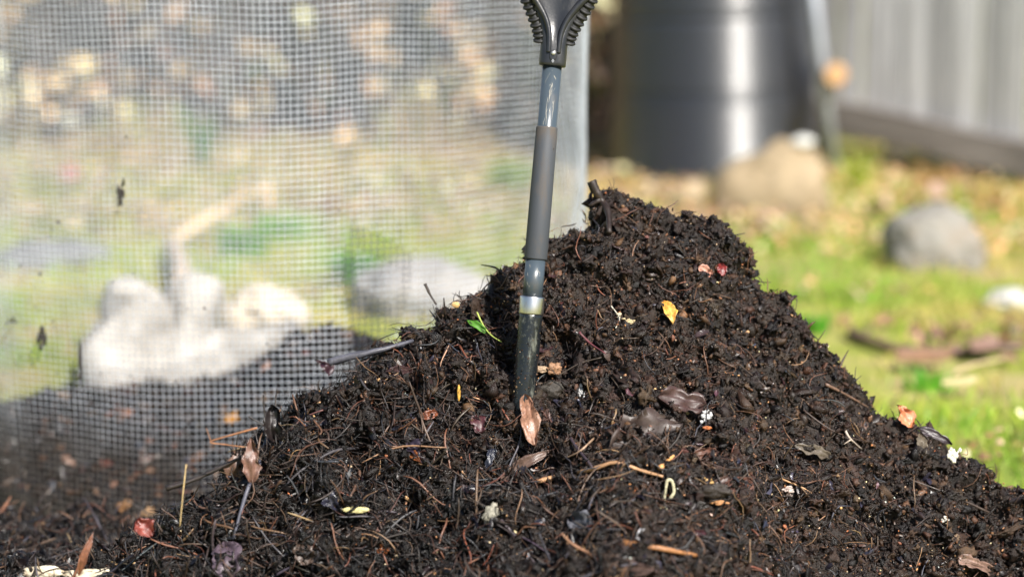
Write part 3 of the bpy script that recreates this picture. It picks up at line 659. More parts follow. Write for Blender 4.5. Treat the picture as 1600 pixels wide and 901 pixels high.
for i, (p, w_, c, lb) in enumerate(T_):
    nm = 'straw' if 'straw' in lb else 'stick' if 'stick' in lb else 'wood_chip' if 'chip' in lb else 'root' if 'root' in lb else 'stem' if 'stem' in lb else 'twig'
    dep = {4: 3.5, 5: 3.55}.get(i)
    twig(nm, p, w_, c, lb, nm.replace('_', ' '), fork=forks.get(i), dep=dep)
# root tangle
rt = []
for a in range(6):
    cx, cy_ = 1155+random.uniform(-12, 12), 762+random.uniform(-8, 8)
    pts, _ = surf_pts([(cx+math.cos(q*.8+a)*random.uniform(8, 24), cy_+math.sin(q*.8+a)*random.uniform(8, 20)) for q in range(7)], .008)
    rt.append(smoothpts(pts, 3))
V = []; F_ = []
for r_ in rt: v, f = tube(r_, .0009, 5); F_ += [tuple(x+len(V) for x in q) for q in f]; V += v
link('root_tangle', pymesh('root_tangle', V, F_, True, np.array([(.11, .045, .03)]*len(V))), M_fibre, label='tangle of fine red-brown roots on the right of the tan sprout', category='roots')
L_ = [  # a, b, width px, colour, label, shape, kwargs
 ((836, 698), (820, 618), 32, (.42, .23, .14), 'torn tan leaf hanging at the foot of the shovel', 'torn', dict(lift=.034, c2=(.3, .15, .1), curl=.5, bend=.05)),
 ((782, 752), (862, 702), 21, (.2, .13, .1), 'long curled brown leaf below the torn tan leaf', 'lance', dict(c2=(.12, .07, .055), lift=.013)),
 ((392, 756), (392, 682), 30, (.3, .16, .12), 'upright mottled brown leaf at the left edge of the heap', 'lance', dict(lift=.014, c2=(.15, .08, .06))),
 ((364, 752), (378, 700), 34, (.24, .14, .1), 'broad brown leaf half behind the upright mottled leaf', 'oval', dict(c2=(.12, .07, .055))),
 ((430, 690), (428, 632), 36, (.028, .02, .02), 'black curled leaf poking up on the left skyline', 'torn', dict(curl=.9, lift=.01)),
 ((238, 838), (212, 812), 30, (.34, .075, .055), 'crumpled red leaf at the left foot of the heap', 'torn', dict(curl=.8, dep=3.52, ragged=.25)),
 ((360, 908), (352, 850), 44, (.16, .12, .15), 'purple-grey wet leaf at the bottom left', 'oval', dict(c2=(.09, .06, .08), lift=.012)),
 ((520, 582), (492, 562), 20, (.07, .03, .045), 'dark purple pointed leaf tip at the left shoulder', 'tri', dict(lift=.01)),
 ((1424, 668), (1402, 632), 27, (.6, .24, .11), 'bright orange leaf standing on the right skyline', 'lance', dict(lift=.016, c2=(.5, .16, .08), curl=.5, mat=None)),
 ((1432, 668), (1488, 694), 15, (.06, .04, .05), 'dark glossy leaf beside the bright orange leaf', 'lance', dict()),
 ((1052, 505), (1036, 472), 26, (.75, .36, .06), 'bright yellow-orange scrap of leaf high on the heap', 'torn', dict(lift=.012, c2=(.7, .42, .12))),
 ((1090, 417), (1112, 430), 15, (.55, .3, .23), 'pale pink scrap near the top right', 'oval', dict(lift=.012, c2=(.45, .2, .14))),
 ((1126, 412), (1130, 432), 15, (.26, .035, .03), 'small red scrap beside the pale pink one', 'oval', dict(lift=.012)),
 ((658, 652), (684, 645), 15, (.26, .075, .03), 'rusty orange leaf scrap left of the shovel', 'oval', dict(lift=.012)),
 ((640, 706), (658, 722), 12, (.32, .11, .04), 'small orange leaf tip in the left middle', 'lance', dict(lift=.011)),
 ((1025, 620), (1098, 634), 44, (.085, .042, .036), 'large wrinkled reddish wet leaf in the middle of the heap', 'torn', dict(c2=(.07, .04, .038), curl=.3, bend=.03, lift=.008, mat=M_fibre)),
 ((945, 705), (1062, 664), 88, (.085, .055, .045), 'broad flat wet brown leaf below the reddish one', 'torn', dict(c2=(.05, .035, .032), curl=.2, bend=.04, lift=.007, mat=M_fibre)),
 ((1000, 600), (960, 580), 30, (.05, .03, .022), 'dark ribbed leaf just above the reddish wet leaf', 'lance', dict()),
 ((1030, 832), (992, 842), 22, (.5, .5, .53), 'small pale grey leaf near the bottom middle', 'oval', dict(lift=.012)),
 ((928, 820), (892, 812), 28, (.22, .22, .25), 'blue-grey scrap in the dark hollow', 'oval', dict(lift=.012)),
 ((870, 890), (1030, 896), 46, (.2, .13, .1), 'wide blotched bark piece along the bottom edge', 'torn', dict(c2=(.08, .05, .045), bend=.03, lift=.012)),
 ((1082, 712), (1118, 706), 20, (.2, .09, .06), 'copper brown leaf right of the orange wood chip', 'oval', dict()),
 ((122, 900), (146, 830), 11, (.33, .13, .07), 'narrow rusty leaf standing at the bottom left corner', 'lance', dict(dep=3.5)),
 ((1480, 838), (1504, 846), 12, (.45, .32, .22), 'small beige flake on the lower right slope', 'oval', dict(lift=.012)),
 ((1500, 872), (1550, 892), 20, (.4, .26, .2), 'mottled pinkish bark flake at the bottom right', 'strip', dict(c2=(.12, .06, .05), lift=.012)),
 ((1345, 700), (1352, 650), 14, (.2, .12, .09), 'brown leaf behind the pale forked twig', 'lance', dict()),
 ((1442, 712), (1438, 676), 16, (.2, .16, .11), 'oval olive brown leaf under the dark glossy leaf', 'oval', dict()),
 ((1240, 696), (1300, 716), 20, (.2, .16, .12), 'lobed grey-brown leaf right of the white fluff', 'torn', dict(ragged=.3)),
 ((565, 612), (582, 628), 18, (.22, .1, .05), 'brown curled scrap on the left shoulder', 'oval', dict(lift=.012)),
 ((600, 582), (648, 578), 14, (.1, .055, .055), 'wine brown leaf under the thick blue-grey stick', 'lance', dict()),
 ((640, 690), (668, 728), 26, (.05, .035, .055), 'glossy violet-black leaf behind the small orange tip', 'tri', dict()),
 ((505, 775), (530, 800), 26, (.035, .035, .06), 'blue-black leaf left of the cream grub-like piece', 'tri', dict()),
 ((770, 700), (760, 735), 14, (.03, .035, .06), 'narrow blue-black leaf left of the mossy crumb', 'strip', dict()),
 ((588, 828), (640, 800), 17, (.42, .22, .17), 'pinkish curled husk in the lower middle', 'lance', dict(lift=.012)),
 ((800, 590), (815, 560), 10, (.1, .06, .045), 'brown flake against the side of the shovel', 'oval', dict()),
 ((470, 840), (480, 882), 30, (.13, .085, .065), 'pitted brown bark lump at the lower left', 'oval', dict()),
 ((460, 655), (500, 668), 22, (.04, .045, .075), 'blue sheened wet leaf on the left slope', 'torn', dict()),
 ((595, 868), (604, 850), 16, (.33, .1, .03), 'orange brown scrap at the bottom left of the middle', 'oval', dict()),
 ((1140, 745), (1110, 760), 10, (.12, .06, .045), 'dull brown flake above the root tangle', 'oval', dict()),
 ((745, 650), (750, 678), 26, (.13, .035, .045), 'dark pink scrap left of the torn tan leaf', 'oval', dict(c2=(.05, .02, .02))),
]
for a, b, w_, c, lb, sh, kw in L_:
    nm = 'bark_flake' if 'bark' in lb else 'leaf_scrap' if ('scrap' in lb or 'flake' in lb or 'husk' in lb) else 'leaf'
    leaf(nm, a, b, w_, c, lb, nm.replace('_', ' '), sh, **kw)
# green sprig
g0 = empty('green_sprig', (0, 0, 0), 'fresh green leaf sprig lying left of the shovel', 'sprig')
o = leaf('leaf', (762, 520), (729, 500), 13, (.1, .33, .03), None, None, 'lance', lift=.02, c2=(.16, .42, .05), mat=M_grass); o.parent = g0
o = twig('stem', [(745, 487), (755, 508), (768, 524), (784, 534)], 3, (.3, .36, .08), None, None, lift=.018); o.parent = g0
# crumbs of other stuff
W = (.6, .57, .5)
for a in [
 ('pale_clump', 648, 620, 38, 26, (.6, .48, .3), 'cream crusty clump left of the shovel', 'clump', dict(clump=14, c2=(.3, .2, .1))),
 ('white_fluff', 1104, 650, 22, 20, (.62, .62, .62), 'grey white fluff tuft beside the large reddish leaf', 'fluff', dict(clump=14)),
 ('white_fluff', 1490, 712, 22, 30, W, 'bright white crumbly clump on the right skyline', 'fluff', dict(clump=16, c2=(.6, .58, .5))),
 ('white_fluff', 1254, 697, 22, 16, W, 'small white clump in the middle of the right slope', 'fluff', dict(clump=14)),
 ('white_fluff', 1232, 766, 26, 16, (.62, .55, .5), 'pinkish white speckled clump low on the right slope', 'fluff', dict(clump=12, c2=(.3, .2, .17))),
 ('white_fluff', 1476, 811, 14, 14, W, 'tiny white clump near the bottom right', 'fluff', dict(clump=9)),
 ('pale_clump', 967, 490, 12, 14, (.68, .6, .42), 'small cream chunk under the whitish rootlet', 'clump', dict(clump=7)),
 ('pale_clump', 984, 502, 24, 10, (.55, .45, .28), 'scattered cream crumbs left of the yellow-orange scrap', 'clump', dict(clump=12, c2=(.4, .3, .15))),
 ('silver_scrap', 907, 612, 14, 24, (.6, .6, .6), 'silver speckled scrap right of the shovel foot', 'scrap', dict(clump=10, c2=(.15, .15, .15))),
 ('knobby_shell', 866, 576, 20, 18, (.33, .18, .1), 'knobby tan husk right of the shovel foot', 'husk', dict(rough=.5)),
 ('knobby_shell', 845, 577, 24, 10, (.4, .28, .18), 'pale tan tongue shaped piece beside the knobby husk', 'husk', dict(rough=.4)),
 ('cream_piece', 556, 796, 40, 10, (.62, .55, .26), 'cream grub-like piece in the shaded lower left', 'plant piece', dict(rough=.25)),
 ('sprout', 1108, 752, 20, 16, (.6, .38, .15), 'tan curled sprout on the lower middle right', 'sprout', dict(clump=9)),
 ('sprout', 1118, 784, 34, 14, (.55, .27, .12), 'orange tan crust below the tan curled sprout', 'crust', dict(clump=9)),
 ('pale_clump', 1190, 790, 10, 12, (.6, .45, .33), 'pale crumb low on the heap beside the orange tan crust', 'crumb', dict(clump=5)),
 ('pale_clump', 590, 592, 20, 12, (.55, .34, .16), 'row of golden crumbs below the left shoulder stick', 'crumb', dict(clump=8)),
 ('moss_crumb', 797, 730, 14, 12, (.14, .2, .05), 'mossy green crumb under the long curled leaf', 'moss', dict(clump=9)),
 ('yellow_sliver', 717, 613, 5, 26, (.65, .36, .06), 'upright yellow sliver left of the shovel', 'sliver', dict(rough=.15)),
 ('yellow_sliver', 712, 476, 12, 9, (.65, .4, .16), 'small golden chip near the left skyline', 'chip', dict(rough=.3)),
 ('wood_chip', 588, 818, 7, 16, (.5, .34, .16), 'tiny upright yellow chip in the lower middle', 'chip', dict(rough=.3)),
 ('wood_chip', 908, 856, 18, 8, (.55, .32, .12), 'yellow wood chip near the bottom middle', 'chip', dict(rough=.3)),
 ('wood_chip', 768, 805, 22, 34, (.33, .31, .25), 'pale greenish chunk in the shade at the bottom middle', 'chunk', dict(rough=.5)),
 ('clod', 1085, 788, 40, 22, (.03, .026, .024), 'smooth black clod under the orange tan crust', 'clod', dict(rough=.3)),
 ('clod', 862, 610, 40, 30, (.04, .033, .026), 'rounded brown clod below the knobby husk', 'clod', dict(rough=.35)),
 ('clod', 1115, 766, 50, 22, (.03, .022, .017), 'long dark clod in the middle right', 'clod', dict(rough=.4)),
 ('pale_clump', 1335, 790, 30, 16, (.24, .16, .11), 'light brown crust patch on the lower right', 'crust', dict(clump=12)),
 ('orange_chip', 1105, 668, 14, 6, (.45, .14, .04), 'orange chip under the grey white fluff', 'chip', dict(rough=.3)),
 ]:
    kw = a[8]; lump(a[0], a[1], a[2], a[3], a[4], a[5], a[6], a[7], lift=.009, sub=2 if kw.get('clump') else 4, **kw)
# white looped sprout
sp, _ = surf_pts([(1043, 800), (1038, 785), (1040, 765), (1043, 750), (1050, 752), (1053, 768), (1047, 778)], .016)
sp = smoothpts(sp, 5); V, F_ = tube(sp, [.0028 if i < 3 else .0019 if i < 12 else .0024 for i in range(len(sp))], 10)
link('sprout', pymesh('sprout', V, F_, True, np.array([(.5, .46, .3)]*len(V))), M_crumb, label='white looped sprout in the lower middle of the heap', category='sprout')
# pale slab at the lower left corner, on the ground by the ring
m_pale = noisy('pale_bark', [(.35, (.22, .16, .1)), (.55, (.55, .5, .38))], 60, .7)
for px_, py_, w_, h_, lb in ((165, 898, 130, 22, 'flat cream coloured chunk at the bottom left corner'), (68, 893, 60, 20, 'yellowish rounded chunk left of the flat cream one')):
    o = lump('pale_chunk', px_, py_, w_, h_, (.6, .55, .42), lb, 'chunk', rough=.3, dep=3.62, mat=m_pale)
# dirt caught in the mesh
for px_, py_, w_, h_, lb in ((187, 298, 14, 54, 'black curl of dirt caught high on the wire mesh'), (62, 428, 8, 8, 'small dark speck on the wire mesh at far left'), (66, 530, 24, 40, 'dark dirt smudge on the left of the wire mesh'),
                             (125, 560, 10, 110, 'long dark streak of dirt hanging on the wire mesh'), (20, 500, 12, 14, 'dark crumb caught on the mesh at the left edge'), (92, 347, 8, 8, 'tiny dark crumb below the black curl on the mesh')):
    X = Py(px_, py_, 4.2)[0]; yy = RCY-math.sqrt(max(RR**2-(X-RCX)**2, .01)); d = (Py(px_, py_, yy)-CAM)@FW
    lump('dirt_clump', px_, py_, w_, h_, (.03, .025, .022), lb, 'dirt', dep=d-.004, clump=9, sub=2, rough=.6)

# ------------------------------------------------------------------ grass and litter
def grass(n, yr0, yr1, name, hmul=1.):
    y = yr0+(yr1-yr0)*RNG.random(n)**.8; x = RNG.uniform(-1, 1, n)*(y*.225+.35)
    dens = vnoise(x, y, .45, 31)+.6*vnoise(x, y, .16, 32); keep = (dens > -.35+.75*np.clip((.35-x/(y*.225+.35)*1.6-.1), 0, 1)*np.clip((y-4.6)/1.5, 0, 1)+RNG.normal(0, .3, n)) & (np.hypot(x-RCX, y-RCY) > RR+.02); keep &= ~((y < 4.5) & (x < .15)); x, y, dens = x[keep], y[keep], dens[keep]; n = len(x)
    a = RNG.uniform(0, 6.283, n); hgt = RNG.uniform(.022, .06, n)*hmul*(1+.35*np.clip(dens, -1, 1)); wd = RNG.uniform(.0014, .0028, n); ln = RNG.uniform(.2, 1.1, n)*hgt
    dx, dy = np.cos(a), np.sin(a); b = RNG.uniform(0, 6.283, n); sx, sy = np.cos(b), np.sin(b); V = []
    for t in (0, .4, .75, 1.):
        wt = wd*(1-t**1.5)+.0002; cx = x+dx*ln*t*t; cy_ = y+dy*ln*t*t; cz = hgt*(t-.25*t*t)
        for s in (-1, 1): V.append(np.stack([cx+sx*wt*s, cy_+sy*wt*s, cz], 1))
    V = np.stack(V, 1).reshape(-1, 3); f = np.array([(0, 1, 3, 2), (2, 3, 5, 4), (4, 5, 7, 6)])
    F_ = (f[None]+(np.arange(n)*8)[:, None, None]).reshape(-1, 4)
    dry = (vnoise(x, y, .5, 41)*1.2+.7*vnoise(x, y, .17, 43)+RNG.normal(0, .3, n)+.12)[:, None]
    c = np.where(dry < .35, np.array([[.34, .42, .045]]), np.array([[.56, .46, .14]])); c = np.where(dry < -.3, np.array([[.2, .38, .03]]), c)
    far = np.clip((y-7.5)/1.2, 0, 1)*RNG.random(n); c = np.where(far[:, None] > .55, np.array([[.6, .4, .13]]), c)
    c = c*np.exp(RNG.normal(0, .22, (n, 1)))
    link(name, npmesh(name, V, F_, np.repeat(c, 8, axis=0)), M_grass, kind='stuff')
grass(60000, 4.1, 10.2, 'grass')
def litter(n, name, x0, x1, y0, y1, cols, wts, s0=.02, s1=.05, z=.02, wf=None):
    x = RNG.uniform(x0, x1, n); y = RNG.uniform(y0, y1, n)
    if wf is not None: k = wf(x, y); x, y = x[k], y[k]; n = len(x)
    pr, fc = flake_protos(20); L = RNG.uniform(s0, s1, n); nr = np.tile([0, 0, 1.], (n, 1))
    V, F_, C = scatter(pr, fc, np.stack([x, y, RNG.uniform(.008, z, n)], 1), frames(nr, .35), np.stack([L, L*.6, L], 1), palette(n, cols, wts, .25))
    link(name, npmesh(name, V, F_, C), M_litter, kind='stuff')
lc = [(.42, .24, .12), (.3, .15, .08), (.6, .45, .28), (.16, .1, .07)]
litter(1700, 'leaf_litter', .3, 2.8, 7.2, 9.7, [(.6, .36, .16), (.45, .25, .12), (.75, .58, .33), (.3, .18, .1)], [4, 2, 3, 2], z=.05)
litter(4500, 'leaf_litter', -2.8, 1.0, 7.6, 10.6, [(.42, .3, .22), (.3, .2, .15), (.55, .45, .34), (.16, .12, .1)], [4, 3, 3, 2], z=.05)
litter(9000, 'leaf_litter', -2.4, 2.4, 4.6, 8.6, lc, [3, 3, 3, 2], .012, .038, .05, lambda x, y: (np.hypot(x-RCX, y-RCY) > RR+.03) & (vnoise(x, y, .38, 77)+.5*vnoise(x, y, .14, 78)+RNG.normal(0, .25, len(x))+(y-7)*.12 > .55))
litter(420, 'leaf_litter', .8, 1.6, 5.6, 6.5, [(.26, .13, .09), (.35, .2, .13), (.14, .09, .07)], [3, 2, 2], .015, .045, .04, lambda x, y: ((x-1.2)/.4)**2+((y-6.02-.1*np.sin(x*9))/.3)**2 < RNG.random(len(x))**.7)

# ------------------------------------------------------------------ rocks
def rock(name, ctr, size, stops, label, cat='rock', seed=1, amp=.35, sub=5, spot=None):
    v, f = ico(sub); V = []
    for p in v:
        q = Vector(p); k = 1+amp*noise.noise(q*1.1+Vector((seed, 0, 0)))+amp*.4*noise.noise(q*2.7+Vector((0, seed, 0)))+.05*noise.noise(q*8+Vector((0, 0, seed)))
        V.append((p[0]*k*size[0], p[1]*k*size[1], p[2]*k*size[2]))
    m = noisy(name+'_stone', stops, 9, .85, .5, .01, 40)
    o = link(name, pymesh(name, V, [tuple(int(x) for x in t) for t in f]), m, label=label, category=cat); o.location = ctr; return o
b = Pz(1462, 420); rock('boulder', (b[0], b[1]+.05, .055), (.15, .12, .135), [(.3, (.12, .11, .095)), (.5, (.21, .2, .175)), (.7, (.2, .155, .11))], 'rounded grey boulder half sunk in the grass on the right', 'boulder', 3, .22)
b = Pz(1205, 338); rock('rock', (b[0]+.02, b[1]+.1, .06), (.2, .13, .18), [(.3, (.2, .15, .085)), (.7, (.32, .25, .16))], 'tan rock leaning against the foot of the black bin', 'rock', 9.5, .3).rotation_euler = (0, R(-24), 0)
rock('stone', (b[0]+.11, b[1]+.06, .25), (.04, .035, .02), [(.3, (.5, .5, .47)), (.7, (.6, .6, .56))], 'small white stone on top of the tan rock', 'stone', 2, .3, 4)
b = Pz(1572, 480); rock('stone', (b[0], b[1], .02), (.06, .05, .03), [(.3, (.3, .3, .28)), (.7, (.45, .44, .42))], 'flat whitish stone at the right edge of the picture', 'stone', 5, .4, 4)
def ragged(name, strokes, dist, stops, label, cat, seed):
    V = []; F_ = []
    for pts, wd in strokes:
        sp = smoothpts([Py(a, b, dist+dd) for a, b, dd in pts], 6); m_ = len(sp); n_ = 28
        rr = [float(np.interp(i/(m_-1), np.linspace(0, 1, len(wd)), wd)) for i in range(m_)]
        v, f = tube(sp, rr, n_, .8); q = []
        for p in v:
            k = Vector((p[0]*8+seed, p[1]*8, p[2]*8)); o_ = np.array([noise.noise(k), noise.noise(k+Vector((9, 4, 2))), noise.noise(k+Vector((3, 8, 5)))])*.045; k2 = k*3.1
            q.append(p+o_+np.array([noise.noise(k2), noise.noise(k2+Vector((1, 7, 3))), noise.noise(k2+Vector((6, 2, 9)))])*.012)
        F_ += [tuple(x+len(V) for x in t) for t in f]; V += q
    link(name, pymesh(name, V, F_, True), noisy(name+'_surface', stops, 9, .85, .5, .01, 40), label=label, category=cat)
ragged('pale_rock', [([(165, 452, 0), (200, 490, 0), (190, 560, -.05), (165, 620, -.1), (150, 690, -.2)], [.04, .075, .085, .07, .05]), ([(200, 590, -.05), (280, 570, 0), (360, 555, .05), (460, 510, .15)], [.1, .095, .06, .035]),
                     ([(330, 445, .1), (300, 500, .05), (270, 560, 0)], [.05, .07, .08])], 5.4, [(.3, (.17, .155, .135)), (.6, (.38, .36, .33))], 'big ragged whitish lump of broken rock seen through the wire mesh', 'rock', 3.)
b = Pz(410, 560); rock('pale_rock', (b[0], 5.75, .12), (.1, .08, .06), [(.3, (.4, .33, .24)), (.6, (.62, .54, .42))], 'small cream rock just above the right arm of the ragged whitish lump', 'rock', 7.7, .5)
b = Pz(640, 505); rock('grey_slab', (b[0]+.08, 6.4, .0), (.24, .16, .14), [(.3, (.2, .19, .18)), (.7, (.33, .31, .29))], 'wide pale grey rock behind the mesh just left of the shovel', 'rock', 21, .3)
b = Pz(70, 420); rock('grey_slab', (b[0], b[1]+.1, .02), (.17, .12, .045), [(.3, (.09, .09, .09)), (.7, (.17, .17, .17))], 'flat grey slab seen through the left of the wire mesh', 'rock', 23, .3)
b = Pz(110, 300); rock('stone', (b[0], b[1], .07), (.04, .04, .035), [(.3, (.25, .1, .09)), (.7, (.35, .16, .14))], 'reddish round stone behind the mesh at upper left', 'stone', 2, .2, 4)
# branches on the lawn
def branch(name, pts, rad, c, label, cat='branch', n=10):
    sp = smoothpts(pts, 5); V, F_ = tube(sp, [rad*(1-.4*i/len(sp))*(1+random.uniform(-.1, .1)) for i in range(len(sp))], n, jit=.06)
    return link(name, pymesh(name, V, F_, True, np.array([c]*len(V))), M_litter, label=label, category=cat)
z = .04
branch('branch', [Pz(262, 385, z), Pz(330, 338, .1), Pz(425, 288, .2)], .02, (.6, .45, .28), 'pale broken branch lying in the grass behind the mesh')
branch('branch', [Py(420, 290, 8.3), Py(421, 322, 8.3), Py(420, 362, 8.3)], .018, (.6, .42, .24), 'short upright tan branch at the end of the pale broken one')
branch('branch', [Pz(280, 470, .02), Pz(285, 425, .09), Pz(270, 380, .05)], .035, (.5, .4, .3), 'thick bleached branch rising above the whitish rock')
branch('branch', [Pz(1330, 520, .02), Pz(1400, 545, .022), Pz(1480, 548, .018), Pz(1600, 540, .025)], .014, (.15, .09, .07), 'reddish brown fallen branch across the grass on the right')
branch('branch', [Pz(1475, 590, .025), Pz(1520, 570, .03), Pz(1570, 560, .025)], .005, (.55, .42, .25), 'thin pale stick below the reddish fallen branch')
branch('branch', [Pz(520, 300, .05), Py(522, 350, 7.9), Py(520, 430, 6.9)], .008, (.25, .12, .07), 'thin red-brown stalk behind the middle of the mesh')
def flat_leaf(px_, py_, sx, sy, c, label, z=.045, rz=0., tilt=.3):
    p = Pz(px_, py_, z); V = []; N = 10
    for i in range(N+1):
        u = i/N; wd = max(math.sin(math.pi*u), .05)**.7
        for j in range(5): v = j/4*2-1; V.append(((u-.5)*sx, v*sy/2*wd, .2*sy*v*v+.1*sx*(u-.5)**2+tilt*v*sy*.5))
    F_ = [(i*5+j, (i+1)*5+j, (i+1)*5+j+1, i*5+j+1) for i in range(N) for j in range(4)]
    o = link('fallen_leaf', pymesh('fallen_leaf', V, F_, True, np.array([c]*len(V))), M_litter, label=label, category='leaf'); o.location = tuple(p); o.rotation_euler = (0, 0, rz)
for a in ((1445, 562, .14, .06, (.2, .11, .06), 'large rusty fallen leaf in front of the reddish branch', .03, .2, .3), (1540, 545, .12, .06, (.2, .12, .09), 'dull brown fallen leaf right of the rusty one', .03, .8, .3),
          (1465, 300, .07, .045, (.32, .21, .15), 'pale pink-tan fallen leaf behind the grey boulder', .08, .1, 1.), (1385, 315, .07, .05, (.45, .32, .22), 'pale beige fallen leaf left of the boulder near the fence', .05, 1.1, 1.),
          (1085, 300, .08, .05, (.32, .24, .14), 'cream fallen leaf in the grass behind the top of the heap', .07, .3, 1.2), (1500, 600, .1, .03, (.42, .35, .18), 'straw coloured leaf in the grass at the right', .04, .5, .3)):
    flat_leaf(*a)
for px_, py_, c, lb in ((364, 654, (.75, .36, .06), 'bright orange leaf inside the wire ring'), (197, 790, (.4, .2, .08), 'dull orange leaf on the compost inside the ring'), (232, 802, (.5, .3, .15), 'small tan leaf beside the dull orange one inside the ring'),
                        (422, 620, (.5, .33, .2), 'pale brown leaf high inside the wire ring'), (310, 715, (.25, .13, .08), 'long brown leaf low inside the wire ring')):
    # rest on the ring heap
    for yy in np.arange(4.1, 4.75, .01):
        p = Py(px_, py_, yy); i = int((p[0]-ax[0])/(ax[1]-ax[0])); j = int((p[1]-ay[0])/(ay[1]-ay[0]))
        if 0 <= i < 300 and 0 <= j < 300 and AZ[i, j] > p[2]-.008: break
    leaf('leaf', (px_-12, py_+6), (px_+12, py_-8), 18, c, lb, 'leaf', 'oval', dep=(p-CAM)@FW-.012, mat=M_litter)

# tufts
def tuft(px_, py_, n, h, c, label, spread=.05, wd=.004):
    p = Pz(px_, py_, 0); V = []; F_ = []; cc = []
    for _ in range(n):
        a = random.uniform(0, 6.28); r = random.random()*spread; bx, by = math.cos(a)*r*.6, math.sin(a)*r*.6; hh = h*random.uniform(.6, 1.1); ln = random.uniform(.1, .6)*hh; s = random.uniform(0, 3.14); b0 = len(V); k = random.uniform(.75, 1.2)
        for t in (0, .33, .66, 1):
            ww = wd*(1-t)+.0003
            for sg in (-1, 1): V.append((bx+math.cos(a)*ln*t*t+math.cos(s)*ww*sg, by+math.sin(a)*ln*t*t+math.sin(s)*ww*sg, hh*(t-.2*t*t))); cc.append(np.array(c)*k)
        F_ += [(b0+2*i, b0+2*i+1, b0+2*i+3, b0+2*i+2) for i in range(3)]
    o = link('grass_tuft', pymesh('grass_tuft', V, F_, True, np.array(cc)), M_grass, label=label, category='grass tuft'); o.location = tuple(p)
tuft(1338, 300, 60, .2, (.42, .5, .06), 'tall yellow-green grass tuft at the foot of the fence', .06, .006)
tuft(1385, 330, 40, .1, (.4, .42, .08), 'shorter yellowing tuft beside the tall one by the fence', .06, .005)
tuft(1270, 520, 70, .075, (.12, .4, .03), 'bright green tuft just right of the heap', .07, .004)
tuft(1450, 610, 70, .07, (.14, .42, .03), 'bright green tuft below the thin pale stick', .1, .004)
tuft(315, 262, 45, .30, (.08, .25, .05), 'tall dark green plant behind the upper left mesh', .03, .012)
tuft(550, 445, 270, .13, (.13, .34, .04), 'lush green tuft behind the mesh beside the pale grey rock', .09, .005)
tuft(380, 400, 270, .13, (.16, .36, .05), 'green tuft below the pale broken branch behind the mesh', .12, .005)
tuft(440, 380, 210, .13, (.2, .4, .06), 'green tuft right of the short upright branch behind the mesh', .12, .005)
tuft(800, 300, 210, .16, (.28, .4, .08), 'yellow-green tuft behind the mesh next to the shovel sleeve', .14, .005)
tuft(1550, 330, 60, .13, (.5, .34, .12), 'dry golden tuft at the foot of the fence on the right', .12, .005)
tuft(1460, 300, 60, .13, (.5, .32, .12), 'dry rusty tuft below the fence rail', .12, .005)

# straw and dry grass massed along the foot of the dark wall
n = 1500; x = RNG.uniform(-2.7, .7, n); y = 10.3+RNG.uniform(-.35, .25, n); hh = RNG.uniform(.06, .32, n)*np.clip(.6+.8*vnoise(x, y*0, .3, 61), .15, 1.2)
rt = np.tile(np.array([[0, 1., 0], [0, 0, 1.], [1., 0, 0]]).T[None], (n, 1, 1)); rt = np.stack([np.stack([RNG.normal(0, .25, n), RNG.normal(0, .25, n), np.ones(n)], 1), np.tile([1., 0, 0], (n, 1)), np.tile([0, 1., 0], (n, 1))], 2)
V, F_, C = scatter_tubes(np.stack([x, y, hh/2], 1), rt, hh, RNG.uniform(.002, .006, n), palette(n, [(.4, .3, .16), (.3, .22, .12), (.2, .28, .06)], [4, 3, 2], .25))
link('dry_grass', npmesh('dry_grass', V, F_, C), M_litter, kind='stuff')
